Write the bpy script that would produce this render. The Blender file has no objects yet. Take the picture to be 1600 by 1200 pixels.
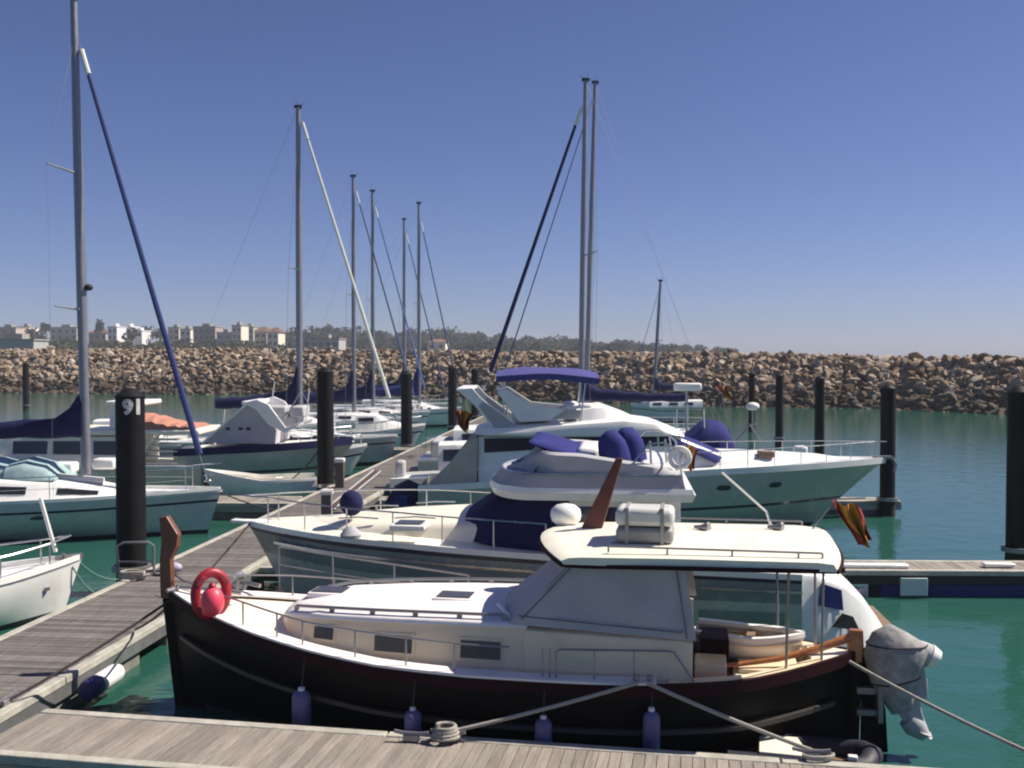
import bpy, bmesh, math, random
from mathutils import Vector, Matrix
R = math.radians
sc = bpy.context.scene
COL = sc.collection

# ---------------------------------------------------------------- camera, sky, sun
CAM_H, FPX = 4.6, 1600.0
PITCH = math.atan(40 / FPX)
SP, CP = math.sin(PITCH), math.cos(PITCH)
cd = bpy.data.cameras.new('camera')
cam = bpy.data.objects.new('camera', cd)
COL.objects.link(cam)
cam.location = (0, 0, CAM_H)
cam.rotation_euler = (R(90) - PITCH, 0, 0)
cd.sensor_width = 36
cd.lens = 36
cd.clip_start = 0.1
cd.clip_end = 6000
sc.camera = cam

SUN_V = Vector((0.66, 0.13, 0.76)).normalized()
wd = bpy.data.worlds.new('World')
sc.world = wd
wd.use_nodes = True
nt = wd.node_tree
sky = nt.nodes.new('ShaderNodeTexSky')
sky.sky_type = 'NISHITA'
sky.sun_disc = False
sky.sun_elevation = math.asin(SUN_V.z)
sky.sun_rotation = math.atan2(SUN_V.x, SUN_V.y)
sky.altitude = 0
sky.air_density = 0.7
sky.dust_density = 0.5
sky.ozone_density = 2.0
tn = nt.nodes.new('ShaderNodeVectorMath')              # the old camera's cool white balance
tn.operation = 'MULTIPLY'
tn.inputs[1].default_value = (0.66, 0.655, 0.88)
nt.links.new(sky.outputs[0], tn.inputs[0])
nt.links.new(tn.outputs[0], nt.nodes['Background'].inputs[0])
nt.nodes['Background'].inputs[1].default_value = 0.074
sl = bpy.data.lights.new('sun', 'SUN')
sl.energy = 5.0
sl.angle = R(0.5)
sl.color = (1.0, 0.925, 0.80)
so = bpy.data.objects.new('sun', sl)
COL.objects.link(so)
so.rotation_euler = SUN_V.to_track_quat('Z', 'Y').to_euler()
sc.view_settings.view_transform = 'Standard'
sc.view_settings.look = 'None'
sc.view_settings.exposure = 0.52
sc.view_settings.gamma = 1.0
sc.cycles.use_denoising = True
sc.cycles.pixel_filter_type = 'BLACKMAN_HARRIS'
sc.cycles.filter_width = 2.1
sc.cycles.max_bounces = 8
sc.cycles.caustics_reflective = False
sc.cycles.caustics_refractive = False

# ---------------------------------------------------------------- survey helpers (photo pixel -> real place at a chosen depth)
def ray(px, py):
    cx, cy = (px - 800) / FPX, (600 - py) / FPX
    return cx, CP + cy * SP, -SP + cy * CP

def ground(px, py, z=0.0):
    d = ray(px, py)
    t = (z - CAM_H) / d[2]
    return d[0] * t, d[1] * t, z

def wall_at(px, py, Y):
    d = ray(px, py)
    t = Y / d[1]
    return d[0] * t, Y, CAM_H + d[2] * t

class Frame:
    """a boat's own axes: x along the hull (towards the right), y away from the quay, z up"""
    def __init__(s, ox, oy, deg):
        s.ox, s.oy, s.a = ox, oy, R(deg)
        s.c, s.s = math.cos(s.a), math.sin(s.a)
    def _l(s, X, Y):
        return X * s.c + Y * s.s, -X * s.s + Y * s.c
    def at(s, px, py, yl):
        d = ray(px, py)
        o, q = s._l(-s.ox, -s.oy), s._l(d[0], d[1])
        t = (yl - o[1]) / q[1]
        return Vector((o[0] + t * q[0], yl, CAM_H + t * d[2]))
    def on(s, px, py, z):
        d = ray(px, py)
        o, q = s._l(-s.ox, -s.oy), s._l(d[0], d[1])
        t = (z - CAM_H) / d[2]
        return Vector((o[0] + t * q[0], o[1] + t * q[1], z))
    def w(s, v):
        return Vector((s.ox + v[0] * s.c - v[1] * s.s, s.oy + v[0] * s.s + v[1] * s.c, v[2]))

# ---------------------------------------------------------------- materials
MC = {}
def mat(name, col, rough=0.5, metal=0.0, var=0.12, scale=4.0, bump=0.0, bscale=30.0, tint=None, spec=0.5, coat=0.0, stretch=None, dirt=None):
    if name in MC:
        return MC[name]
    m = bpy.data.materials.new(name)
    m.use_nodes = True
    n, l = m.node_tree.nodes, m.node_tree.links
    p = n['Principled BSDF']
    p.inputs['Roughness'].default_value = rough
    p.inputs['Metallic'].default_value = metal
    p.inputs['Specular IOR Level'].default_value = spec
    if coat:
        p.inputs['Coat Weight'].default_value = coat
        p.inputs['Coat Roughness'].default_value = 0.08
    tc = n.new('ShaderNodeTexCoord')
    vec = tc.outputs['Object']
    if stretch:
        mp = n.new('ShaderNodeMapping')
        mp.inputs['Scale'].default_value = stretch
        l.new(vec, mp.inputs[0])
        vec = mp.outputs[0]
    nz = n.new('ShaderNodeTexNoise')
    nz.inputs['Scale'].default_value = scale
    nz.inputs['Detail'].default_value = 5
    nz.inputs['Roughness'].default_value = 0.6
    l.new(vec, nz.inputs[0])
    rp = n.new('ShaderNodeMapRange')
    rp.inputs['From Min'].default_value = 0.3
    rp.inputs['From Max'].default_value = 0.7
    rp.inputs['To Min'].default_value = 1 - var
    rp.inputs['To Max'].default_value = 1 + var * 0.6
    l.new(nz.outputs['Fac'], rp.inputs['Value'])
    val = rp.outputs[0]
    if tint:
        at = n.new('ShaderNodeAttribute')
        at.attribute_name = 'tint'
        mr = n.new('ShaderNodeMapRange')
        mr.inputs['To Min'].default_value = 1 - tint
        mr.inputs['To Max'].default_value = 1 + tint
        l.new(at.outputs['Fac'], mr.inputs['Value'])
        mu = n.new('ShaderNodeMath')
        mu.operation = 'MULTIPLY'
        l.new(val, mu.inputs[0])
        l.new(mr.outputs[0], mu.inputs[1])
        val = mu.outputs[0]
    vm = n.new('ShaderNodeVectorMath')
    vm.operation = 'SCALE'
    vm.inputs[0].default_value = col
    l.new(val, vm.inputs['Scale'])
    out = vm.outputs[0]
    if dirt:
        nz2 = n.new('ShaderNodeTexNoise')
        nz2.inputs['Scale'].default_value = dirt[1]
        nz2.inputs['Detail'].default_value = 6
        l.new(tc.outputs['Object'], nz2.inputs[0])
        r2 = n.new('ShaderNodeMapRange')
        r2.inputs['From Min'].default_value = 0.52
        r2.inputs['From Max'].default_value = 0.75
        r2.inputs['To Max'].default_value = dirt[2]
        l.new(nz2.outputs['Fac'], r2.inputs['Value'])
        mx = n.new('ShaderNodeMix')
        mx.data_type = 'RGBA'
        l.new(r2.outputs[0], mx.inputs['Factor'])
        l.new(out, mx.inputs['A'])
        mx.inputs['B'].default_value = (*dirt[0], 1)
        out = mx.outputs['Result']
    l.new(out, p.inputs['Base Color'])
    rr = n.new('ShaderNodeMapRange')
    rr.inputs['To Min'].default_value = max(0.02, rough - 0.1)
    rr.inputs['To Max'].default_value = min(1, rough + 0.12)
    l.new(nz.outputs['Fac'], rr.inputs['Value'])
    l.new(rr.outputs[0], p.inputs['Roughness'])
    if bump:
        b = n.new('ShaderNodeBump')
        b.inputs['Strength'].default_value = bump
        b.inputs['Distance'].default_value = 0.02
        nb = n.new('ShaderNodeTexNoise')
        nb.inputs['Scale'].default_value = bscale
        nb.inputs['Detail'].default_value = 4
        l.new(vec, nb.inputs[0])
        l.new(nb.outputs['Fac'], b.inputs['Height'])
        l.new(b.outputs[0], p.inputs['Normal'])
    MC[name] = m
    return m

WHITE = mat('gelcoat_white', (0.84, 0.83, 0.80), 0.3, var=0.06, scale=2, dirt=((0.5, 0.47, 0.4), 3.0, 0.25))
CREAM = mat('gelcoat_cream', (0.86, 0.81, 0.68), 0.4, var=0.07, scale=2, dirt=((0.5, 0.43, 0.32), 2.5, 0.25))
PINKW = mat('deck_paint_pale', (0.83, 0.78, 0.77), 0.55, var=0.06, scale=3, dirt=((0.5, 0.45, 0.42), 4.0, 0.2), bump=0.1)
BEIGE = mat('cabin_side_beige', (0.84, 0.68, 0.47), 0.45, var=0.06, scale=2, dirt=((0.4, 0.33, 0.25), 3.0, 0.2))
BLACK = mat('hull_black', (0.006, 0.0045, 0.005), 0.5, spec=0.12, var=0.3, scale=3, dirt=((0.016, 0.014, 0.012), 2.2, 0.4))
STRAKE = mat('rub_strake_grey', (0.05, 0.045, 0.04), 0.5)
BOTTOM = mat('antifouling_dark', (0.02, 0.022, 0.03), 0.7)
STRIPE = mat('stripe_navy', (0.01, 0.014, 0.04), 0.3)
MAROON = mat('wood_maroon', (0.024, 0.004, 0.007), 0.65, spec=0.15, var=0.25, scale=8, stretch=(1, 8, 8))
WOOD = mat('wood_brown', (0.16, 0.062, 0.035), 0.4, var=0.3, scale=6, stretch=(8, 8, 1))
VARN = mat('wood_varnished', (0.42, 0.15, 0.05), 0.25, var=0.3, scale=6, coat=0.5)
TEAK = mat('wood_teak', (0.22, 0.14, 0.09), 0.6, var=0.3, scale=8)
STEEL = mat('stainless_steel', (0.55, 0.55, 0.56), 0.25, metal=0.9, var=0.1)
DSTEEL = mat('dull_steel', (0.30, 0.29, 0.30), 0.4, metal=0.6, var=0.15)
ALU = mat('mast_aluminium', (0.26, 0.26, 0.29), 0.4, metal=0.55, var=0.1)
SEAM = mat('canvas_seam', (0.16, 0.155, 0.17), 0.9)
GREYC = mat('canvas_grey', (0.47, 0.45, 0.48), 0.9, var=0.12, scale=1.6, bump=0.35, bscale=3.0, spec=0.2)
GREYL = mat('canvas_light_grey', (0.42, 0.42, 0.44), 0.9, var=0.12, scale=2, bump=0.3, bscale=4.0, spec=0.2)
NAVY = mat('canvas_navy', (0.018, 0.02, 0.075), 0.85, var=0.25, scale=3, bump=0.4, bscale=6.0, spec=0.2)
BLUE = mat('canvas_blue', (0.028, 0.032, 0.16), 0.85, var=0.2, scale=3, bump=0.4, bscale=6.0, spec=0.2)
BIMINI = mat('canvas_blue_violet', (0.075, 0.075, 0.24), 0.85, var=0.15, scale=3, bump=0.2, bscale=5.0, spec=0.2)
SAND = mat('canvas_sand', (0.50, 0.45, 0.38), 0.9, var=0.15, scale=3, bump=0.4, bscale=4.0, spec=0.2)
RAFTW = mat('raft_white', (0.62, 0.61, 0.58), 0.4, var=.08)
RAFTG = mat('raft_shade_and_strap', (0.30, 0.29, 0.28), 0.5, var=.15)  # white case with its side shade put into this grey; straps share it
GREYM = mat('canvas_mottled', (0.33, 0.32, 0.315), 0.9, var=0.4, scale=7, bump=0.6, bscale=9.0, spec=0.2)
HSHADE_DARK = mat('hull_white_dark_shade', (0.20, 0.24, 0.24), 0.25, var=.08, scale=2)  # white topsides; the deep shade below the flare is painted into this colour
HSHADE_GREEN = mat('hull_white_green_shade', (0.42, 0.47, 0.42), 0.25, var=.08, scale=2)  # white hull, its green-tinged shade put into the colour
HSHADE_GREY = mat('hull_white_grey_shade', (0.60, 0.56, 0.53), 0.25, var=.08, scale=2)  # white yacht hull; the shaded side is greyed in the colour itself
SAILC = mat('sailcloth_white', (0.72, 0.70, 0.66), 0.8, var=0.08)
GLASS = mat('window_dark', (0.02, 0.022, 0.026), 0.08, var=0.2, spec=0.7)
GLASSN = mat('window_navy', (0.008, 0.01, 0.03), 0.25, var=0.2, spec=0.25)
GLASSB = mat('window_brown', (0.06, 0.05, 0.04), 0.12, var=0.3, scale=6, spec=0.6)
RUBBER = mat('rubber_black', (0.02, 0.02, 0.02), 0.7)
FEND = mat('fender_violet', (0.13, 0.115, 0.25), 0.45, var=0.2, scale=8, dirt=((0.25, 0.24, 0.3), 7.0, 0.4))
FENDN = mat('fender_navy', (0.025, 0.02, 0.11), 0.45, var=0.2)
FENDW = mat('fender_white', (0.75, 0.74, 0.74), 0.4, var=0.06, dirt=((0.4, 0.38, 0.35), 6.0, 0.3))
RED = mat('buoy_red', (0.33, 0.012, 0.028), 0.45, var=0.2)
PINK = mat('buoy_pink', (0.80, 0.07, 0.12), 0.4, var=0.12)
TERRA = mat('cloth_terracotta', (0.42, 0.19, 0.14), 0.9, var=0.2, scale=6)
FRED = mat('flag_red', (0.22, 0.02, 0.02), 0.85, var=0.2, scale=6)
FYEL = mat('flag_yellow', (0.42, 0.20, 0.02), 0.85, var=0.2, scale=6)
ROPE = mat('rope_pale', (0.42, 0.39, 0.34), 0.9, var=0.3, scale=60, bump=0.8, bscale=90)
ROPED = mat('rope_dark', (0.05, 0.04, 0.04), 0.9, var=0.3, scale=40)
ROPEG = mat('rope_green', (0.14, 0.26, 0.22), 0.9, var=0.3, scale=40)
WEED = mat('weed_green', (0.016, 0.022, 0.012), 0.9, var=0.5, scale=8, bump=0.8, bscale=25)
PILEM = mat('pile_black', (0.005, 0.0045, 0.0055), 0.6, spec=0.25, var=0.4, scale=3, bump=0.3, bscale=12, dirt=((0.012, 0.013, 0.012), 2.0, 0.5))
PAINT = mat('paint_white', (0.6, 0.58, 0.60), 0.8, var=0.3, scale=14, dirt=((0.12, 0.11, 0.11), 9.0, 0.8))
PLANK = mat('planks_weathered', (0.155, 0.138, 0.128), 0.85, var=0.35, scale=3.0, tint=0.28, bump=0.5, bscale=18, stretch=(0.6, 7, 7), dirt=((0.09, 0.075, 0.065), 1.5, 0.5))
PLANKB = mat('planks_bleached', (0.27, 0.235, 0.205), 0.85, var=0.3, scale=3.0, tint=0.2, bump=0.5, bscale=18, stretch=(7, 0.6, 7), dirt=((0.2, 0.165, 0.14), 1.5, 0.5))
EDGE = mat('kerb_board_pale', (0.42, 0.40, 0.35), 0.85, var=0.25, scale=5, bump=0.3, bscale=20, dirt=((0.18, 0.16, 0.13), 2.0, 0.5))
FLOAT = mat('float_concrete', (0.22, 0.21, 0.19), 0.9, var=0.35, scale=3)
FLOATB = mat('float_blue', (0.012, 0.02, 0.15), 0.5, var=0.2)
PANEL = mat('panel_pale_blue', (0.40, 0.50, 0.52), 0.6)
TEALC = mat('canvas_teal', (0.30, 0.42, 0.44), 0.85, var=0.2)

# rocks: their own shader with a wet dark tide band by height
def rock_material():
    m = bpy.data.materials.new('rock_sandstone')
    m.use_nodes = True
    n, l = m.node_tree.nodes, m.node_tree.links
    p = n['Principled BSDF']
    p.inputs['Roughness'].default_value = 0.95
    p.inputs['Specular IOR Level'].default_value = 0.15
    at = n.new('ShaderNodeAttribute'); at.attribute_name = 'tint'
    oi = n.new('ShaderNodeObjectInfo')
    ad = n.new('ShaderNodeMath'); ad.operation = 'ADD'
    l.new(at.outputs['Fac'], ad.inputs[0]); l.new(oi.outputs['Random'], ad.inputs[1])
    fr = n.new('ShaderNodeMath'); fr.operation = 'FRACT'
    l.new(ad.outputs[0], fr.inputs[0])
    cr = n.new('ShaderNodeValToRGB')
    e = cr.color_ramp.elements
    e[0].position, e[0].color = 0.0, (0.15, 0.095, 0.065, 1)
    e[1].position, e[1].color = 1.0, (0.42, 0.36, 0.30, 1)
    for pos, c in ((0.25, (0.25, 0.18, 0.125, 1)), (0.5, (0.36, 0.275, 0.20, 1)), (0.75, (0.29, 0.22, 0.165, 1))):
        x = e.new(pos); x.color = c
    l.new(fr.outputs[0], cr.inputs[0])
    ge = n.new('ShaderNodeNewGeometry')
    nz = n.new('ShaderNodeTexNoise'); nz.inputs['Scale'].default_value = 1.2; nz.inputs['Detail'].default_value = 6
    l.new(ge.outputs['Position'], nz.inputs[0])
    sx = n.new('ShaderNodeSeparateXYZ'); l.new(ge.outputs['Position'], sx.inputs[0])
    m1 = n.new('ShaderNodeMath'); m1.operation = 'MULTIPLY_ADD'
    l.new(nz.outputs['Fac'], m1.inputs[0]); m1.inputs[1].default_value = 2.2
    l.new(sx.outputs['Z'], m1.inputs[2])
    mr = n.new('ShaderNodeMapRange')
    mr.inputs['From Min'].default_value = 2.5; mr.inputs['From Max'].default_value = 3.5
    mr.inputs['To Min'].default_value = 0.36; mr.inputs['To Max'].default_value = 1.0
    l.new(m1.outputs[0], mr.inputs['Value'])
    v2 = n.new('ShaderNodeMapRange')
    v2.inputs['From Min'].default_value = 0.3; v2.inputs['From Max'].default_value = 0.7
    v2.inputs['To Min'].default_value = 0.7; v2.inputs['To Max'].default_value = 1.2
    l.new(nz.outputs['Fac'], v2.inputs['Value'])
    mm = n.new('ShaderNodeMath'); mm.operation = 'MULTIPLY'
    l.new(mr.outputs[0], mm.inputs[0]); l.new(v2.outputs[0], mm.inputs[1])
    vs = n.new('ShaderNodeVectorMath'); vs.operation = 'SCALE'
    l.new(cr.outputs[0], vs.inputs[0]); l.new(mm.outputs[0], vs.inputs['Scale'])
    l.new(vs.outputs[0], p.inputs['Base Color'])
    return m
ROCK = rock_material()

def water_material():
    m = bpy.data.materials.new('harbour_water')
    m.use_nodes = True
    n, l = m.node_tree.nodes, m.node_tree.links
    p = n['Principled BSDF']
    p.inputs['Roughness'].default_value = 0.10
    p.inputs['IOR'].default_value = 1.33
    tc = n.new('ShaderNodeTexCoord')
    nl = n.new('ShaderNodeTexNoise'); nl.inputs['Scale'].default_value = 0.06; nl.inputs['Detail'].default_value = 3
    l.new(tc.outputs['Object'], nl.inputs[0])
    mx = n.new('ShaderNodeMix'); mx.data_type = 'RGBA'
    l.new(nl.outputs['Fac'], mx.inputs['Factor'])
    mx.inputs['A'].default_value = (0.014, 0.076, 0.056, 1)
    mx.inputs['B'].default_value = (0.026, 0.098, 0.078, 1)
    l.new(mx.outputs['Result'], p.inputs['Base Color'])
    hs = []
    for sc_, st, det in ((0.9, (1.0, 1.5, 1), 3), (4.5, (1.0, 1.6, 1), 4)):
        mp = n.new('ShaderNodeMapping'); mp.inputs['Scale'].default_value = st
        mp.inputs['Rotation'].default_value = (0, 0, 0.4)
        l.new(tc.outputs['Object'], mp.inputs[0])
        a = n.new('ShaderNodeTexNoise'); a.inputs['Scale'].default_value = sc_; a.inputs['Detail'].default_value = det
        l.new(mp.outputs[0], a.inputs[0])
        hs.append(a.outputs['Fac'])
    ma = n.new('ShaderNodeMath'); ma.operation = 'MULTIPLY_ADD'
    l.new(hs[1], ma.inputs[0]); ma.inputs[1].default_value = 0.22; l.new(hs[0], ma.inputs[2])
    b = n.new('ShaderNodeBump'); b.inputs['Strength'].default_value = 0.34; b.inputs['Distance'].default_value = 0.09
    l.new(ma.outputs[0], b.inputs['Height'])
    l.new(b.outputs[0], p.inputs['Normal'])
    return m
WATER = water_material()

# ---------------------------------------------------------------- mesh builder
class MB:
    def __init__(s):
        s.v, s.f, s.t, s.m = [], [], [], []
        s.tint, s.mi = 0.5, 0
    def add(s, vs, fs):
        o = len(s.v)
        s.v += [tuple(p) for p in vs]
        for f in fs:
            s.f.append(tuple(i + o for i in f)); s.t.append(s.tint); s.m.append(s.mi)
        return s
    def box(s, x0, x1, y0, y1, z0, z1):
        v = [(x, y, z) for z in (z0, z1) for y in (y0, y1) for x in (x0, x1)]
        return s.add(v, [(0, 2, 3, 1), (4, 5, 7, 6), (0, 1, 5, 4), (2, 6, 7, 3), (0, 4, 6, 2), (1, 3, 7, 5)])
    def obox(s, c, size, M):
        h = [q / 2 for q in size]
        v = [Vector(c) + M @ Vector((x, y, z)) for z in (-h[2], h[2]) for y in (-h[1], h[1]) for x in (-h[0], h[0])]
        return s.add(v, [(0, 2, 3, 1), (4, 5, 7, 6), (0, 1, 5, 4), (2, 6, 7, 3), (0, 4, 6, 2), (1, 3, 7, 5)])
    def prism(s, pts, off):
        n = len(pts); off = Vector(off)
        v = [Vector(p) for p in pts] + [Vector(p) + off for p in pts]
        return s.add(v, [tuple(range(n))[::-1], tuple(range(n, 2 * n))] + [(i, (i + 1) % n, n + (i + 1) % n, n + i) for i in range(n)])
    def loft(s, loops, closed=True, caps=True):
        n = len(loops[0]); v = [p for lp in loops for p in lp]; f = []
        for i in range(len(loops) - 1):
            for j in range(n if closed else n - 1):
                k = (j + 1) % n
                f.append((i * n + j, i * n + k, (i + 1) * n + k, (i + 1) * n + j))
        if caps:
            f.append(tuple(range(n))[::-1]); f.append(tuple(range((len(loops) - 1) * n, len(loops) * n)))
        return s.add(v, f)
    def tube(s, pts, r, n=8, caps=True):
        pts = [Vector(p) for p in pts]
        rs = r if isinstance(r, (list, tuple)) else [r] * len(pts)
        loops, prev = [], None
        for i, p in enumerate(pts):
            d = (pts[min(i + 1, len(pts) - 1)] - pts[max(i - 1, 0)]).normalized()
            if prev is None:
                a = Vector((0, 0, 1)) if abs(d.z) < 0.9 else Vector((1, 0, 0))
                prev = d.cross(a).normalized()
            u = (prev - d * prev.dot(d)).normalized()
            w = d.cross(u); prev = u
            loops.append([p + (u * math.cos(6.28319 * k / n) + w * math.sin(6.28319 * k / n)) * rs[i] for k in range(n)])
        return s.loft(loops, True, caps)
    def lathe(s, prof, c=(0, 0, 0), n=16, M=None):
        c = Vector(c); loops = []
        for r, z in prof:
            lp = []
            for k in range(n):
                q = Vector((r * math.cos(6.28319 * k / n), r * math.sin(6.28319 * k / n), z))
                lp.append(c + (M @ q if M else q))
            loops.append(lp)
        return s.loft(loops)
    def ell(s, c, r, nu=14, nv=8, M=None):
        return s.lathe_e(c, r, nu, nv, M)
    def lathe_e(s, c, r, nu, nv, M):
        c = Vector(c); loops = []
        for i in range(nv + 1):
            a = math.pi * (0.02 + 0.96 * i / nv) - math.pi / 2
            lp = []
            for k in range(nu):
                b = 6.28319 * k / nu
                q = Vector((r[0] * math.cos(a) * math.cos(b), r[1] * math.cos(a) * math.sin(b), r[2] * math.sin(a)))
                lp.append(c + (M @ q if M else q))
            loops.append(lp)
        return s.loft(loops)
    def build(s, name, mats, parent=None, smooth=38, bevel=0.0, recalc=True):
        me = bpy.data.meshes.new(name)
        me.from_pydata(s.v, [], s.f)
        mats = mats if isinstance(mats, (list, tuple)) else [mats]
        for q in mats:
            me.materials.append(q)
        me.polygons.foreach_set('material_index', s.m)
        a = me.attributes.new('tint', 'FLOAT', 'FACE')
        a.data.foreach_set('value', s.t)
        if recalc or smooth:
            b = bmesh.new(); b.from_mesh(me)
            if recalc:
                bmesh.ops.recalc_face_normals(b, faces=b.faces)
            if smooth:
                lim = R(smooth)
                for e in b.edges:
                    e.smooth = len(e.link_faces) == 2 and e.calc_face_angle(3) < lim
                for f in b.faces:
                    f.smooth = True
            b.to_mesh(me); b.free()
        o = bpy.data.objects.new(name, me)
        COL.objects.link(o)
        if parent is not None:
            o.parent = parent
        if bevel:
            md = o.modifiers.new('bevel', 'BEVEL')
            md.width = bevel; md.segments = 2; md.limit_method = 'ANGLE'; md.angle_limit = R(35)
        return o

def tag(o, label, cat, group=None, kind=None):
    if label: o['label'] = label
    if cat: o['category'] = cat
    if group: o['group'] = group
    if kind: o['kind'] = kind
    return o

def thing(name, label, cat, loc=(0, 0, 0), rz=0.0, group=None):
    o = bpy.data.objects.new(name, None)
    COL.objects.link(o)
    o.location = loc; o.rotation_euler = (0, 0, rz); o.empty_display_size = 0.3
    return tag(o, label, cat, group)

def copy_tree(o, parent=None):
    c = o.copy(); COL.objects.link(c)
    if parent is not None:
        c.parent = parent
    for ch in list(o.children):
        copy_tree(ch, c)
    return c

def lerp(a, b, t): return a + (b - a) * t
def smooth01(t):
    t = max(0, min(1, t)); return t * t * (3 - 2 * t)
def interp(tab, x):
    if x <= tab[0][0]: return tab[0][1]
    for (a, b), (c, d) in zip(tab, tab[1:]):
        if x <= c: return lerp(b, d, (x - a) / (c - a))
    return tab[-1][1]
def sag_line(a, b, sag, n=14):
    a, b = Vector(a), Vector(b)
    return [a.lerp(b, i / n) - Vector((0, 0, sag * 4 * (i / n) * (1 - i / n))) for i in range(n + 1)]

# ---------------------------------------------------------------- boat building helpers
class Hull:
    def __init__(s, xs, xb, hb, sheer, stern_w=0.85, tmid=0.42, full=2.3, depth=0.5, pa=3.6, pb=1.25, rake=0.8, double=False, srake=0.0, dfull=2.4):
        s.__dict__.update(locals())
        s.d = 1 if xb > xs else -1
    def wid(s, t):
        if t > s.tmid:
            q = (t - s.tmid) / (1 - s.tmid)
            return s.hb * max(0.0, 1 - q ** s.full)
        q = (s.tmid - t) / s.tmid
        if s.double: return s.hb * max(0.0, 1 - q ** s.dfull)
        return s.hb * (1 - (1 - s.stern_w) * q * q)
    def zs(s, t): return interp(s.sheer, t)
    def X(s, t): return lerp(s.xs, s.xb, t)
    def T(s, x): return (x - s.xs) / (s.xb - s.xs)
    def wx(s, x): return s.wid(s.T(x))
    def zx(s, x): return s.zs(s.T(x))
    def pt(s, t, k, side):
        p = lerp(s.pa, s.pb, smooth01((t - 0.3) / 0.7))
        if s.double: p = lerp(p, s.pb, smooth01((0.3 - t) / 0.3))
        w = max(0.012, s.wid(t)) * (1 - k ** p) if k < 1 else 0.0
        z = s.zs(t) * (1 - k) - s.depth * k
        x = s.X(t) - s.d * s.rake * k ** 0.9 * max(0, (t - 0.55) / 0.45) ** 2 + s.d * s.srake * k * max(0, (0.3 - t) / 0.3) ** 2
        return (x, side * w, z)
    def build(s, parent, mats, boot=None, name='hull', nt=30, nk=11, stripes=()):
        """mats[0] topsides, mats[1] bottom paint; stripes = (k0, k1, material index)"""
        mb = MB()
        ks = sorted(set([i / nk for i in range(nk + 1)] + [q for a in stripes for q in a[:2]]))
        for side in (-1, 1):
            rows = [[s.pt(i / nt, k, side) for k in ks] for i in range(nt + 1)]
            n = len(ks)
            for i in range(nt):
                for j in range(n - 1):
                    zc = (rows[i][j][2] + rows[i][j + 1][2] + rows[i + 1][j][2] + rows[i + 1][j + 1][2]) / 4
                    mb.mi = 1 if zc < (0.1 if boot is None else boot) else 0
                    kc = (ks[j] + ks[j + 1]) / 2
                    for a, b_, q in stripes:
                        if a < kc < b_: mb.mi = q
                    mb.add([rows[i][j], rows[i + 1][j], rows[i + 1][j + 1], rows[i][j + 1]], [(0, 1, 2, 3)])
        mb.mi = 0
        if not s.double:
            mb.add([s.pt(0, k, -1) for k in ks] + [s.pt(0, k, 1) for k in ks[::-1]], [tuple(range(2 * len(ks)))])
        o = mb.build(name, mats, parent, smooth=0)
        b = bmesh.new(); b.from_mesh(o.data)
        bmesh.ops.remove_doubles(b, verts=b.verts, dist=0.0008)
        bmesh.ops.recalc_face_normals(b, faces=b.faces)
        for e in b.edges:
            e.smooth = len(e.link_faces) == 2 and e.calc_face_angle(3) < R(35)
        for f in b.faces: f.smooth = True
        b.to_mesh(o.data); b.free()
        return o
    def deck(s, parent, m, t0=0.0, t1=1.0, drop=0.03, camber=0.05, inset=0.015, name='deck', nt=26, ny=8):
        mb = MB(); rows = []
        for i in range(nt + 1):
            t = lerp(t0, t1, i / nt); w = max(0.006, s.wid(t) - inset)
            rows.append([(s.X(t), lerp(-w, w, j / ny), s.zs(t) - drop + camber * (1 - (2 * j / ny - 1) ** 2) * min(1, w)) for j in range(ny + 1)])
        lo = [[(p[0], p[1], p[2] - 0.05) for p in r] for r in rows]
        mb.loft([r + l[::-1] for r, l in zip(rows, lo)])
        return mb.build(name, m, parent)
    def edge(s, t0, t1, dz=0.0, dy=0.0, side=-1, n=26):
        return [(s.X(t), side * max(0, s.wid(t) + dy), s.zs(t) + dz) for t in [lerp(t0, t1, i / n) for i in range(n + 1)]]
    def strip(s, parent, m, name, t0, t1, z0, z1, y0, y1):
        """a moulding of rectangular section running round the sheer"""
        mb = MB()
        for side in (-1, 1):
            loops = []
            for i in range(31):
                t = lerp(t0, t1, i / 30); w = s.wid(t); z = s.zs(t); x = s.X(t)
                loops.append([(x, side * max(0.002, w + y0), z + z0), (x, side * max(0.004, w + y1), z + z0), (x, side * max(0.004, w + y1), z + z1), (x, side * max(0.002, w + y0), z + z1)])
            mb.loft(loops)
        return mb.build(name, m, parent)
    def rails(s, parent, m, t0, t1, h, nst, r=0.016, dy=-0.08, sides=(-1, 1), join=False, mid=False):
        for side in sides:
            mb = MB(); e = s.edge(t0, t1, h, dy, side)
            mb.tube(e, r, 6)
            if mid:
                mb.tube(s.edge(t0, t1, h * 0.5, dy, side), r * 0.5, 5)
            rl = mb.build('guard_rail', m, parent)
            for i in range(nst + 1):
                t = lerp(t0, t1, i / nst); q = (s.X(t), side * max(0, s.wid(t) + dy), s.zs(t) - 0.04)
                MB().tube([q, (q[0], q[1], q[2] + h + 0.04)], r * 0.9, 6).build('stanchion', m, rl)

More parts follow.
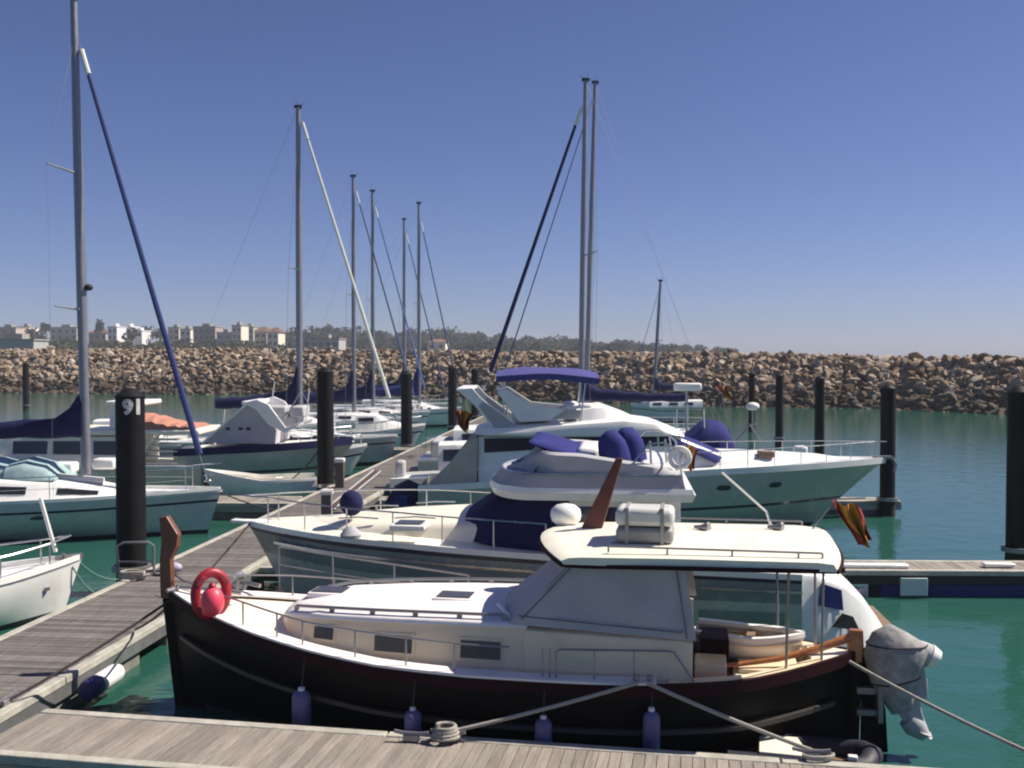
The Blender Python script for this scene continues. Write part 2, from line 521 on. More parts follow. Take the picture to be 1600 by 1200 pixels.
class Cabin:
    """stations (x, half width at foot, z foot, half width at top, z top, crown)"""
    def __init__(s, st, r=0.06):
        s.st, s.r = sorted(st), r
    def at(s, x):
        return [interp([(q[0], q[i]) for q in s.st], x) for i in range(1, 6)]
    def loop(s, q, n=9):
        x, wb, zb, wt, zt, cr = q; r = min(s.r, wt * 0.4, max(0.01, (zt - zb) * 0.4))
        h = max(0.001, zt - zb); ys = lerp(wt, wb, min(1, r / h))
        half = [(wb, zb), (ys, zt - r), (wt - r * 0.25, zt - r * 0.3), (wt - r, zt)]
        top = [(lerp(-(wt - r), wt - r, i / n)) for i in range(1, n)]
        pts = [(-a, b) for a, b in half] + [(y, zt + cr * (1 - (y / max(0.01, wt - r)) ** 2)) for y in top] + [(a, b) for a, b in half[::-1]]
        return [(x, a, b) for a, b in pts]
    def build(s, name, m, parent, sub=1):
        st = []
        for a, b in zip(s.st, s.st[1:]):
            for i in range(sub): st.append(tuple(lerp(p, q, i / sub) for p, q in zip(a, b)))
        st.append(s.st[-1])
        return MB().loft([s.loop(q) for q in st]).build(name, m, parent)
    def side(s, x, f, side=-1, off=0.0):
        wb, zb, wt, zt, cr = s.at(x)
        n = Vector((0, zt - zb, wb - wt)).normalized()
        y = lerp(wb, wt, f) + n.y * off; z = lerp(zb, zt, f) + n.z * off
        return Vector((x, side * y, z))
    def window(s, x0, x1, f0, f1, m, parent, side=-1, frame=None, skew=0.0, name='window'):
        fr = None
        if frame:
            e = 0.035; h = (s.at(x0)[3] - s.at(x0)[1]) or 1
            q = [s.side(x0 - e, f0 - e / h, side, .002), s.side(x1 + e, f0 - e / h, side, .002), s.side(x1 + e + skew, f1 + e / h, side, .002), s.side(x0 - e + skew, f1 + e / h, side, .002)]
            fr = MB().prism(q, s.side(x0, f0, side, .012) - s.side(x0, f0, side)).build(name + '_frame', frame, parent, smooth=0, bevel=.004)
        nq = max(1, int(abs(x1 - x0) / 0.5)); mb = MB()
        a = [s.side(lerp(x0, x1, i / nq), f0, side, .018 if frame else .004) for i in range(nq + 1)]
        b = [s.side(lerp(x0, x1, i / nq) + skew, f1, side, .018 if frame else .004) for i in range(nq + 1)]
        off = s.side(x0, f0, side, .01) - s.side(x0, f0, side)
        mb.loft([[p, q, q + off, p + off] for p, q in zip(a, b)])
        return mb.build(name, m, fr or parent, smooth=0)

def flag(F_or_none, name, label, top, w, drop, group=None, tilt=0.0, lean=0.0, cat='flag', seed=1):
    """a limp striped flag hanging from a short staff; top is a world point"""
    rd = random.Random(seed)
    o = thing(name, label, cat, top, 0, group)
    # folds: vertical drop with stripes running downwards because the cloth hangs from its hoist corner
    nu, nv = 12, 10
    ph = rd.random() * 6
    rows = []
    for i in range(nv + 1):
        q = i / nv; row = []
        for j in range(nu + 1):
            u = j / nu - 0.5
            wv = w * lerp(1.0, 0.30, q ** 1.2) * (1 + .10 * math.sin(q * 7 + ph))
            x = u * wv + lean * q + w * (.16 * math.sin(q * 2.6 + ph) + .34 * q * q)
            y = 0.16 * w * math.sin(u * 15 + ph + q * 3) * (0.5 + q)
            z = -drop * q * (1 - .16 * abs(u + .15)) - 0.16 * (u + .5) * drop * (1 - q) + 0.05 * drop * math.sin(u * 9 + ph + q * 4)
            row.append((x, y, z))
        rows.append(row)
    for (a, b, m, nm) in ((0, 3, FRED, 'red_stripe'), (3, 9, FYEL, 'yellow_stripe'), (9, 12, FRED, 'red_stripe')):
        mb = MB()
        lo = [[Vector(p) for p in r[a:b + 1]] for r in rows]
        mb.loft([l + [p + Vector((0, .008, 0)) for p in l[::-1]] for l in lo])
        mb.build(nm, m, o)
    return o

def fender(name, label, loc, r, h, m, capm, group=None, rot=None, rope_to=None, cat='fender'):
    o = thing(name, label, cat, loc, 0, group)
    M = rot
    pr = [(r * .2, 0), (r * .75, h * .03), (r, h * .12), (r, h * .8), (r * .8, h * .9), (r * .35, h * .96)]
    MB().lathe(pr, (0, 0, 0), 18, M).build('body', m, o)
    MB().lathe([(r * .36, h * .955), (r * .36, h * 1.03), (r * .2, h * 1.05)], (0, 0, 0), 12, M).build('end_cap', capm, o)
    if rope_to:
        a = (M @ Vector((0, 0, h * 1.04))) if M else Vector((0, 0, h * 1.04))
        MB().tube([a, Vector(rope_to) - Vector(loc)], 0.010, 6).build('lanyard', ROPED, o)
    return o

def rope(name, label, a, b, r, sag, m=ROPE, group=None, n=16):
    a = Vector(a)
    pts = [p - a for p in sag_line(a, b, sag, n)]
    o = MB().tube(pts, r, 7).build(name, m)
    o.location = a
    return tag(o, label, 'rope', group)

def sailboat(F, name, label, H, mast_x, mast_top, mast_r=0.1, rake=0.0, boom=None, cover=NAVY, stay_top=0.93, stay_bot=None, stay_m=NAVY, stay_r=0.05, hullm=None, cabin=None, csc=1.0, deckm=WHITE, spreaders=((0.5, 0.9),), backstay=True, rails=True, cat='sailboat', mast_foot=None, group=None, windows=True):
    o = thing(name, label, cat, (F.ox, F.oy, 0), F.a, group)
    H.build(o, hullm or [WHITE, BOTTOM, STRIPE], stripes=((0.16, 0.2, 2),))
    H.deck(o, deckm)
    H.strip(o, WHITE, 'toe_rail', 0, 0.995, -0.03, 0.05, -0.03, 0.012)
    zf = H.zx(mast_x)
    if cabin:
        cabin.build('cabin', WHITE, o, sub=3)
        if windows:
            xa, xz = cabin.st[0][0], cabin.st[-1][0]
            for q in (0.18, 0.45, 0.7):
                x0 = lerp(xa, xz, q); cabin.window(x0, x0 + 0.14 * (xz - xa), 0.35, 0.72, GLASS, o)
        zf = max(zf, cabin.at(mast_x)[3])
    zf = zf if mast_foot is None else mast_foot
    top = Vector((mast_x + rake, 0, mast_top)); foot = Vector((mast_x, 0, zf - 0.05))
    mp = [foot.lerp(top, i / 8) for i in range(9)]
    ms = MB().tube(mp, [mast_r * (1 - 0.3 * max(0, i / 8 - 0.6) / 0.4) for i in range(9)], 12).build('mast', ALU, o)
    mb = MB(); mb.box(top.x - .16, top.x + .16, -.06, .06, top.z - .02, top.z + .1)
    mb.tube([top, top + Vector((-.1 * H.d, 0, .35))], .008, 5)
    mb.tube([top + Vector((.12, 0, 0.08)), top + Vector((.3 * H.d, 0, .2))], .008, 5)
    mb.build('masthead', RUBBER, ms)
    for f, w in spreaders:
        c = foot.lerp(top, f)
        for sd in (-1, 1):
            MB().tube([c, c + Vector((-0.28 * H.d * w, sd * w, 0.05))], [.035, .02], 6).build('spreader', ALU, ms)
    if boom:
        bl, bz = boom
        e = Vector((mast_x - H.d * bl, 0, bz - 0.05)); a = Vector((mast_x - H.d * 0.06, 0, bz))
        MB().tube([a, e], 0.07, 10).build('boom', ALU, o)
        loops = []
        for i in range(15):
            q = i / 14; c = a.lerp(e, q); hgt = lerp(0.42, 0.2, min(1, q * 1.5)) + 0.75 * max(0, 1 - q * 9) ** 1.3
            hgt *= csc
            wv = csc * lerp(0.17, 0.10, q) * (1 + .12 * math.sin(i * 2.3))
            loops.append([(c.x, c.y + wv * math.cos(6.28319 * k / 12), c.z + (hgt if math.sin(6.28319 * k / 12) > 0 else 0.16) * math.sin(6.28319 * k / 12) + .04 + (.02 * math.sin(i * 1.9))) for k in range(12)])
        MB().loft(loops).build('sail_cover', cover, o)
    st = foot.lerp(top, stay_top) + Vector((H.d * mast_r, 0, 0))
    sb = Vector(stay_bot) if stay_bot is not None else Vector((H.xb - H.d * 0.15, 0, H.zs(1) + 0.1))
    dr = (sb - st)
    MB().tube([st, sb], 0.012, 5).build('forestay', DSTEEL, o)
    n = 12
    MB().tube([st + dr * lerp(0.07, 0.93, i / n) for i in range(n + 1)], [stay_r * lerp(0.75, 1.15, i / n) for i in range(n + 1)], 8).build('furled_sail', stay_m, o)
    MB().tube([st + dr * 0.012, st + dr * 0.066], stay_r * 0.9, 8).build('sail_head', SAILC, o)
    MB().lathe([(.05, 0), (.12, .02), (.12, .05), (.07, .07), (.07, .16), (.12, .18), (.12, .2), (.05, .22)], sb + Vector((0, 0, 0.06)), 12).build('furler_drum', STEEL, o)
    if backstay:
        MB().tube([top, (H.xs + H.d * 0.1, 0, H.zs(0) + 0.1)], 0.005, 5).build('backstay', DSTEEL, o)
    for sd in (-1, 1):
        f, w = spreaders[0]
        c = foot.lerp(top, f) + Vector((-0.28 * H.d * w, sd * w, 0.05))
        xx = mast_x - H.d * 0.3
        MB().tube([foot.lerp(top, 0.92), c, (xx, sd * (H.wx(xx) - 0.06), H.zx(xx))], 0.004 if F.oy < 30 else 0.008, 5).build('shroud', DSTEEL, o)
    if rails:
        H.rails(o, STEEL, 0.06, 0.93, 0.6, 7, r=0.013, mid=True)
        mb = MB(); a = H.edge(.93, .93, .62, -.08, -1)[0]; b = H.edge(.93, .93, .62, -.08, 1)[0]
        tip = (H.xb - H.d * .05, 0, H.zs(1) + .66)
        mb.tube([a, ((a[0] + tip[0]) / 2, a[1] * .65, tip[2] - .02), tip, ((a[0] + tip[0]) / 2, b[1] * .65, tip[2] - .02), b], .015, 6)
        mb.build('pulpit', STEEL, o)
    return o

# ================================================================ SETTING
mb = MB()
mb.add([(-1100, -60, 0), (1100, -60, 0), (1100, 1450, 0), (-1100, 1450, 0)], [(0, 1, 2, 3)])
w = mb.build('water', WATER, smooth=0); tag(w, 'calm green harbour water between the pontoons', 'water', kind='structure')

# ---- breakwater: an earth bank under a skin of armour stone
BW = [(-150, 140, 5.65), (-100, 138, 5.65), (-68, 136, 5.6), (-32, 130, 5.45), (0, 112, 5.0), (21, 98, 4.85), (34, 93.5, 4.55), (41, 83, 4.35), (60, 62, 4.3), (85, 40, 4.3)]
def bw_pt(s):
    n = len(BW) - 1; s = max(0, min(n - 1e-6, s)); i = int(s); q = s - i
    return tuple(lerp(a, b, q) for a, b in zip(BW[i], BW[i + 1]))
def bw_nrm(s):
    a, b = bw_pt(s - 0.3), bw_pt(s + 0.3)
    d = Vector((b[0] - a[0], b[1] - a[1], 0)).normalized()
    return Vector((-d.y, d.x, 0))
def bw_at(s, q):
    """q 0 at the waterline, 1 at the crest"""
    p = bw_pt(s); n = bw_nrm(s); W = p[2] * 1.45
    return Vector((p[0], p[1], 0)) + n * (W * q) + Vector((0, 0, p[2] * q))
mb = MB(); rows = []
for i in range(55):
    s = i / 54 * (len(BW) - 1); n = bw_nrm(s); a, b = bw_at(s, -0.25), bw_at(s, 0.93)
    c = b + n * 6; d = c + n * 8 + Vector((0, 0, -6))
    rows.append([a, b, c, d])
mb.loft(rows, closed=False, caps=False)
bank = mb.build('breakwater_bank', mat('bank_dark', (0.05, 0.04, 0.03), 0.95)); tag(bank, 'dark earth bank under the breakwater stones', 'bank', kind='structure')

def rock_mesh(seed):
    rd = random.Random(seed)
    b = bmesh.new()
    bmesh.ops.create_icosphere(b, subdivisions=2, radius=0.5)
    planes = []
    for _ in range(8):
        v = Vector((rd.gauss(0, 1), rd.gauss(0, 1), rd.gauss(0, 1))).normalized()
        planes.append((v, rd.uniform(0.20, 0.36)))
    for v in b.verts:
        for n, d in planes:
            q = v.co.dot(n)
            if q > d: v.co -= n * (q - d)
        v.co *= 1.5
        v.co += Vector((rd.uniform(-1, 1), rd.uniform(-1, 1), rd.uniform(-1, 1))) * .02
    me = bpy.data.meshes.new('boulder'); b.to_mesh(me); b.free()
    me.materials.append(ROCK)
    at = me.attributes.new('tint', 'FLOAT', 'FACE')
    return me
ROCKS = [rock_mesh(i) for i in range(9)]
RV = [([v.co.copy() for v in m.vertices], [tuple(p.vertices) for p in m.polygons]) for m in ROCKS]
rd = random.Random(5)
spots = []
s = 0.9
while s < 8.6:
    p = bw_pt(s); i = int(s); L = math.dist(BW[i][:2], BW[i + 1][:2])
    q = -0.1
    while q < 1.06:
        sz = rd.choice((.3, .35, .4, .45, .55, .65, .75, .95)) * rd.uniform(.8, 1.15) * (1.0 if q < .95 else .8)
        c = bw_at(s + rd.uniform(-.5, .5) / L, q + rd.uniform(-.03, .03)) + Vector((0, 0, rd.uniform(-.1, .14) - (.08 if q > .9 else 0)))
        M = Matrix.Rotation(rd.uniform(0, 6.28), 3, 'Z') @ Matrix.Rotation(rd.uniform(-.7, .7), 3, 'X') @ Matrix.Rotation(rd.uniform(-.7, .7), 3, 'Y') @ Matrix.Diagonal((sz * rd.uniform(1.0, 1.55), sz * rd.uniform(.85, 1.2), sz * rd.uniform(.6, .95)))
        spots.append((c, M, rd.randrange(9)))
        q += rd.uniform(0.036, 0.056)
    for _ in range(1):
        n = bw_nrm(s); c = bw_at(s, 1.0) + n * rd.uniform(.6, 3.0) + Vector((0, 0, rd.uniform(-.25, .2)))
        spots.append((c, Matrix.Rotation(rd.uniform(0, 6), 3, 'Z') @ Matrix.Diagonal((.8, .65, .5)), rd.randrange(9)))
    s += 0.36 / L
def in_view(c):
    return c.y > 5 and abs(c.x / c.y) < 0.49
vis = sorted([t for t in spots if in_view(t[0])], key=lambda t: t[0].length - 14 * (t[1].col[0].length))
near_rocks, far_rocks = vis[:290], vis[290:] + [t for t in spots if not in_view(t[0])]
for c, M, k in near_rocks:
    o = bpy.data.objects.new('boulder', ROCKS[k]); COL.objects.link(o)
    o.matrix_world = Matrix.Translation(c) @ M.to_4x4()
    tag(o, 'angular tan armour stone piled on the breakwater slope', 'boulder', 'armour stones of the breakwater')
mb = MB()
for c, M, k in far_rocks:
    mb.tint = rd.random()
    mb.add([c + M @ v for v in RV[k][0]], RV[k][1])
o = mb.build('breakwater_rocks', ROCK, smooth=0, recalc=False)
tag(o, 'heap of tan and brown armour stones along the far breakwater', 'rocks', kind='stuff')

# ---- the land behind
def land_z(x, y):
    base = interp([(-260, 9.5), (-120, 9.0), (-60, 8.0), (60, 6.5), (110, 4.5), (160, 1.0), (230, -3)], x * 500 / max(200, y))
    ramp = smooth01((y - 230) / 230)
    return -1.5 + (base + 1.5) * ramp + 0.8 * math.sin(x * .021) * ramp + .5 * math.sin(y * .03 + x * .05) * ramp
mb = MB()
xs = [-420 + 20 * i for i in range(48)]; ys = [200 + 22 * i for i in range(40)]
mb.loft([[(x, y, land_z(x, y)) for x in xs] for y in ys], closed=False, caps=False)
SCRUB = mat('scrub_ground', (0.10, 0.085, 0.05), 0.95, var=0.5, scale=0.06, dirt=((0.045, 0.055, 0.03), 0.03, 0.9))
o = mb.build('hill', SCRUB); tag(o, 'low scrubby coast behind the breakwater', 'hill', kind='structure')

LEAF = mat('foliage_dark', (0.038, 0.044, 0.036), 0.9, var=0.5, scale=0.35, tint=0.5, spec=0.1)
LEAFB = mat('foliage_olive', (0.055, 0.055, 0.028), 0.9, var=0.5, scale=0.35, tint=0.5, spec=0.1)
BARK = mat('bark_grey', (0.09, 0.07, 0.05), 0.9)
def leaves(mb, c, r, n, sz, rd):
    lobes = [(Vector((rd.uniform(-.5, .5) * r[0], rd.uniform(-.5, .5) * r[1], rd.uniform(-.3, .5) * r[2])), rd.uniform(.45, .75)) for _ in range(6)]
    for _ in range(n):
        lc, lr = rd.choice(lobes)
        d = Vector((rd.gauss(0, 1), rd.gauss(0, 1), rd.gauss(0, 1))).normalized() * rd.uniform(.55, 1.0) ** .5
        p = Vector(c) + lc + Vector((d.x * r[0] * lr, d.y * r[1] * lr, d.z * r[2] * lr))
        u = Vector((rd.gauss(0, 1), rd.gauss(0, 1), rd.gauss(0, 1))).normalized(); v = u.orthogonal().normalized()
        e = sz * rd.uniform(.6, 1.3)
        mb.tint = rd.random()
        mb.add([p - u * e, p + v * e * .6, p + u * e, p - v * e * .6], [(0, 1, 2, 3)])
rd = random.Random(11)
mb = MB()
for k in range(175):       # the wood along the skyline
    px = rd.uniform(445, 1150); Y = rd.uniform(560, 720)
    x = (px - 800) / FPX * Y
    ytop = interp([(440, 521), (470, 512), (560, 513), (640, 518), (700, 514), (740, 522), (800, 527), (900, 527), (940, 533), (980, 531), (1010, 537), (1100, 541), (1150, 546)], px) + rd.uniform(-2, 10)
    zt = wall_at(px, ytop, Y)[2]; zb = min(land_z(x, Y), zt - 3)
    h = zt - zb
    leaves(mb, (x, Y, zb + h * .52), (rd.uniform(4.5, 8), rd.uniform(4, 7), h * .55), 260, 1.15, rd)
for k in range(70):        # darker scrub at the foot of the wood
    px = rd.uniform(445, 1010); Y = rd.uniform(430, 545); x = (px - 800) / FPX * Y
    leaves(mb, (x, Y, land_z(x, Y) + 1.6), (5, 4, 2.6), 150, .9, rd)
o = mb.build('wood', LEAF, smooth=0, recalc=False); tag(o, 'dark distant wood along the skyline', 'wood', kind='stuff')
mb = MB()
for k in range(120):       # scrub and gardens around the houses
    px = rd.uniform(-40, 500); Y = rd.uniform(330, 560); x = (px - 800) / FPX * Y
    leaves(mb, (x, Y, land_z(x, Y) + 1.2), (rd.uniform(3, 6), 4, rd.uniform(1.5, 3.2)), 140, .8, rd)
o = mb.build('scrub', LEAFB, smooth=0, recalc=False); tag(o, 'olive scrub and gardens on the slope below the far houses', 'scrub', kind='stuff')

def tree(px, ytop, Y, hgt, wd_, label, m=LEAF):
    x, _, zt = wall_at(px, ytop, Y); zb = zt - hgt
    o = thing('tree', label, 'tree', (x, Y, zb), 0, 'trees among the far houses')
    MB().tube([(0, 0, -1), (.1, 0, hgt * .3), (0, .1, hgt * .6)], [.35, .28, .15], 7).build('trunk', BARK, o)
    mb = MB(); leaves(mb, (0, 0, hgt * .62), (wd_, wd_ * .8, hgt * .40), 160, .75, random.Random(int(px)))
    mb.build('crown', m, o, smooth=0, recalc=False)
tree(156, 499, 470, 9, 2.6, 'dark tree rising highest on the skyline beside the white houses')
tree(72, 505, 480, 8, 2.8, 'dark tree just left of the beige house near the tall mast')
tree(50, 512, 460, 7, 4.5, 'broad dark tree between the far left houses')
tree(205, 514, 440, 7, 4.0, 'dark tree between the two bright white houses and the brown block')
tree(232, 508, 475, 8, 4.5, 'round dark tree right of the bright white houses')
tree(250, 513, 470, 8, 4, 'dark tree behind the furled navy sail of the big sailing boat')
tree(318, 508, 520, 9, 2.4, 'thin dark tree above the brown house block')
tree(388, 508, 500, 10, 4.5, 'dark tree behind the pinkish house')
tree(432, 513, 500, 8, 3, 'dark tree at the right end of the row of houses')

HC = {'beige': (0.60, 0.53, 0.45), 'tan': (0.50, 0.42, 0.35), 'white': (0.74, 0.73, 0.74), 'cream': (0.74, 0.69, 0.58), 'grey': (0.40, 0.39, 0.38), 'pink': (0.58, 0.45, 0.39), 'brown': (0.36, 0.31, 0.27)}
ROOFM = mat('roof_tiles_brown', (0.16, 0.085, 0.065), 0.9, var=0.3, scale=0.6)
ROOFG = mat('roof_flat_grey', (0.30, 0.28, 0.26), 0.9)
def house(x0, x1, yt, yb, Y, col, label, roof='flat', dep=9, rows=2, cols=3):
    a = wall_at(x0, yt, Y); b = wall_at(x1, yb, Y)
    wdt = b[0] - a[0]; z0 = min(b[2], land_z(a[0] + wdt / 2, Y)) - .5; h = a[2] - z0
    o = thing('house', label, 'house', (a[0] + wdt / 2, Y, z0), R(-6), 'houses on the far shore')
    m = mat('house_' + col, HC[col], 0.9, var=0.12, scale=0.4)
    hw = wdt / 2; body = h if roof == 'flat' else h * .78
    MB().box(-hw, hw, 0, dep, 0, body).build('wall', m, o)
    if roof == 'flat':
        mb = MB(); mb.box(-hw - .25, hw + .25, -.25, dep + .25, body, body + .35); mb.box(-hw * .3, hw * .35, 2, 5, body + .35, body + 1.6)
        mb.build('roof', m if col == 'white' else ROOFG, o)
    else:
        mb = MB(); e = .5
        q = [(-hw - e, -e, body), (hw + e, -e, body), (hw + e, dep + e, body), (-hw - e, dep + e, body), (-hw * .4, dep / 2, h), (hw * .4, dep / 2, h)]
        mb.add(q, [(0, 1, 5, 4), (1, 2, 5), (2, 3, 4, 5), (3, 0, 4), (3, 2, 1, 0)])
        mb.build('roof', ROOFM, o)
    for r in range(rows):
        zc = body - 1.7 - r * 2.9
        if zc < 1: break
        for c in range(cols):
            xc = -hw + wdt * (c + .5) / cols; ww = min(1.5, wdt / cols * .5)
            MB().box(xc - ww / 2, xc + ww / 2, -.04, .1, zc - .7, zc + .6).build('window', GLASS, o, smooth=0)
    return o
house(-10, 26, 512, 530, 470, 'tan', 'tan flat roofed house at the far left edge of the shore', cols=3)
house(27, 46, 511, 524, 500, 'cream', 'small cream house next to the tan one at far left', cols=2)
house(77, 121, 512, 526, 500, 'beige', 'long beige house left of the tall silver mast', cols=4)
house(138, 166, 513, 528, 490, 'grey', 'grey house just left of the first bright white house', 'hip', cols=3)
house(168, 183, 511, 531, 455, 'white', 'narrow bright white house, tall and nearest the silver mast', cols=2)
house(190, 206, 511, 527, 465, 'white', 'bright white house with a lower wing on its right', cols=2)
house(207, 222, 517, 526, 463, 'white', 'low white wing beside the bright white house', rows=1, cols=2)
house(262, 280, 512, 529, 480, 'beige', 'small beige house left of the brown block', cols=2)
house(281, 298, 515, 532, 465, 'cream', 'small pale house touching the beige one', cols=2)
house(301, 337, 511, 536, 450, 'brown', 'big brown house block in the middle of the row', cols=4)
house(338, 361, 520, 538, 440, 'beige', 'lower beige house between the brown block and the cream tower', cols=2)
house(362, 377, 509, 538, 435, 'cream', 'tall narrow cream house', cols=2)
house(379, 396, 511, 533, 470, 'grey', 'grey house right of the tall cream one', cols=2)
house(397, 417, 510, 538, 440, 'pink', 'pinkish house with a brown hipped roof', 'hip', cols=2)
house(417, 435, 511, 542, 430, 'cream', 'cream house at the right end of the row', 'hip', cols=2)
house(473, 530, 530, 546, 330, 'grey', 'long low grey building at the foot of the wood', rows=1, cols=5)
house(668, 696, 529, 545, 420, 'cream', 'small pale house alone among the trees', 'hip', rows=1, cols=2)
house(-30, 55, 532, 548, 230, 'grey', 'long low shed just behind the breakwater at far left', rows=0, dep=6)

# ---- pontoons
KM = 0.094                                           # the walkway runs slightly to the right as it goes away
def walk_l(Y): return -7.63 + (Y - 15.26) * KM
def walk_r(Y): return -5.72 + (Y - 12.04) * KM
DIR_W = Vector((KM, 1, 0)).normalized(); NRM_W = Vector((DIR_W.y, -DIR_W.x, 0))
def cleat(o_name, label, p, rz, group='pontoon cleats'):
    o = thing(o_name, label, 'cleat', p, rz, group)
    MB().box(-.09, .09, -.03, .03, 0, .07).build('base', DSTEEL, o, bevel=.01)
    MB().tube([(-.19, 0, .1), (-.1, 0, .085), (.1, 0, .085), (.19, 0, .1)], .022, 8).build('horn', DSTEEL, o)
    return o

def pontoon(name, label, A, B, half, plank_m, z=0.5, pw=0.14, along=False, floats=FLOAT, beam=None, fl_n=6, edge_w=.14):
    """A, B ends of the centre line; planks lie across it (or along it)"""
    A, B = Vector((A[0], A[1], 0)), Vector((B[0], B[1], 0))
    L = (B - A).length; ang = math.atan2(B.y - A.y, B.x - A.x)
    o = thing(name, label, 'pontoon', (A.x, A.y, 0), ang)
    rd = random.Random(len(label)); mb = MB()
    n = int(L / pw)
    for i in range(n):
        mb.tint = rd.random(); x0 = i * L / n
        dz = rd.uniform(-.003, .003)
        mb.box(x0 + .004, x0 + L / n - .004, -half + edge_w, half - edge_w, z - .035 + dz, z + dz)
    mb.build('decking', plank_m, o, smooth=0, recalc=False)
    for sd in (-1, 1):
        mb = MB(); k = max(1, int(L / 4))
        for i in range(k):
            mb.box(L * i / k + .01, L * (i + 1) / k - .01, sd * half - (0 if sd < 0 else edge_w), sd * half + (edge_w if sd < 0 else 0), z - .09, z + .012)
        mb.build('edge_board', EDGE, o, bevel=.012)
        mb = MB(); mb.box(0, L, sd * (half - .04) - .03, sd * (half - .04) + .03, z - .26, z - .095)
        mb.build('side_beam', beam or DSTEEL, o)
    for i in range(fl_n):
        x = L * (i + .5) / fl_n; fw = L / fl_n * .36
        MB().box(x - fw, x + fw, -half + .1, half - .1, -.25, z - .27).build('float', floats, o, bevel=.03)
    return o

# the main walkway
cA = (walk_l(9) + walk_r(9)) / 2; cB = (walk_l(92) + walk_r(92)) / 2
pontoon('walkway_pontoon', 'long weathered plank walkway running from the near left away between the boats', (cA, 9), (cB, 92), 1.0, PLANK, pw=.145, fl_n=24)
# the finger along the bottom of the picture
f0 = Vector(ground(-60, 1137, .5)); f1 = Vector(ground(1700, 1246, .5))
p1a = Vector((-6.06 + .55, 0, 0))
pA = Vector((-5.72, 11.43, 0)); ang1 = R(-10.2); d1 = Vector((math.cos(ang1), math.sin(ang1), 0)); n1 = Vector((-d1.y, d1.x, 0))
far0 = Vector(ground(0, 1103, .5)); far0.z = 0
near_c = far0 - n1 * .68
startP = near_c + d1 * .6; endP = startP + d1 * 12.5
pontoon('finger_pontoon', 'pale bleached plank finger pontoon across the bottom, beside the black boat', startP, endP, .68, PLANKB, pw=.12, fl_n=5)
# right hand finger with blue floats, beyond the second boat
xR = (walk_r(20.3), 20.45)
pontoon('finger_pontoon', 'finger pontoon on dark blue floats reaching out to the right behind the white cruisers', xR, (10.5, 20.1), .52, PLANKB, pw=.14, floats=FLOATB, beam=RUBBER, fl_n=4)
pontoon('finger_pontoon', 'finger pontoon beyond the bow of the tall flybridge yacht on the right', (walk_r(30.6), 30.6), (11.45, 30.4), .42, PLANKB, z=.40, pw=.16, fl_n=4)
pontoon('finger_pontoon', 'distant finger pontoon on the right under the twin masts', (walk_r(42), 42.0), (13, 42), .5, PLANKB, z=.45, pw=.2, fl_n=4)
pontoon('finger_pontoon', 'finger pontoon at left behind the big sailing boat', (walk_l(29.7), 29.7), (-26, 30.6), .75, PLANKB, z=.48, pw=.16, fl_n=4)
pontoon('finger_pontoon', 'distant finger pontoon at left under the row of masts', (walk_l(47), 47.0), (-28, 48), .6, PLANKB, z=.45, pw=.2, fl_n=4)

# ---- piles
def pile(px, ytop, Y, r, label, X=None):
    x, _, zt = wall_at(px, ytop, Y)
    o = thing('mooring_pile', label, 'pile', (x if X is None else X, Y, 0), 0, 'black mooring piles')
    MB().lathe([(r, -2), (r, zt * .4), (r * .985, zt - r * .35)], (0, 0, 0), 24).build('shaft', PILEM, o)
    MB().lathe([(r * 1.04, zt - r * .4), (r * 1.04, zt - r * .3), (r * .55, zt + r * .1), (r * .12, zt + r * .28)], (0, 0, 0), 24).build('cap', PILEM, o)
    MB().lathe([(r + .004, -.6), (r + .012, .1), (r + .010, .30), (r + .002, .42)], (0, 0, 0), 24).build('weed_band', WEED, o)
    # the guide collar that ties the pontoon to it
    MB().lathe([(r + .03, .44), (r + .09, .44), (r + .09, .54), (r + .03, .54), (r + .03, .44)], (0, 0, 0), 20).build('collar', DSTEEL, o)
    return o, zt
P0, zt0 = pile(203, 612, 20.05, .28, 'nearest left black pile with a white number painted near its top')
# the white number, wrapped round the shaft
fc = bpy.data.curves.new('number', 'FONT'); fc.body = '91'; fc.size = 0.39; fc.align_x = 'CENTER'; fc.resolution_u = 3; fc.extrude = 0.0; fc.offset = 0.02
fo = bpy.data.objects.new('number', fc); COL.objects.link(fo)
dg = bpy.context.evaluated_depsgraph_get(); dg.update()
me = bpy.data.meshes.new_from_object(fo.evaluated_get(dg)); bpy.data.objects.remove(fo)
b = bmesh.new(); b.from_mesh(me); bmesh.ops.triangulate(b, faces=b.faces); bmesh.ops.subdivide_edges(b, edges=b.edges, cuts=1)
for v in b.verts:
    a = v.co.x / .28 + math.atan2(P0.location.x, P0.location.y) * 0 + .55
    v.co = Vector((math.sin(a) * .287, -math.cos(a) * .287, zt0 - .42 + v.co.y))
b.to_mesh(me); b.free(); me.materials.append(PAINT)
no = bpy.data.objects.new('number', me); COL.objects.link(no); no.parent = P0
pile(508, 577, 33.2, .27, 'thick black pile left of the walkway, second from the quay')
pile(635, 582, 48.6, .27, 'black pile left of the walkway in front of the navy boom covers')
pile(707, 573, 62, .27, 'dark pile left of the walkway, farthest but one')
pile(742, 576, 73, .27, 'farthest dark pile by the walkway, behind the bow of a tall sailing boat')
pile(40, 567, 90, .27, 'thin dark pile standing alone at far left above the navy boom cover')
pile(1593, 607, 22, .24, 'black pile at the right edge beside the blue finger pontoon')
pile(1388, 603, 29.9, .215, 'black pile by the pointed bow of the flybridge yacht')
pile(1281, 589, 42, .2, 'black pile second in the right hand row behind the flybridge yacht')
pile(1218, 585, 53, .2, 'slim black pile third in the right hand row')
pile(1175, 582, 64, .2, 'slimmest black pile of the right hand row, behind the small boat')

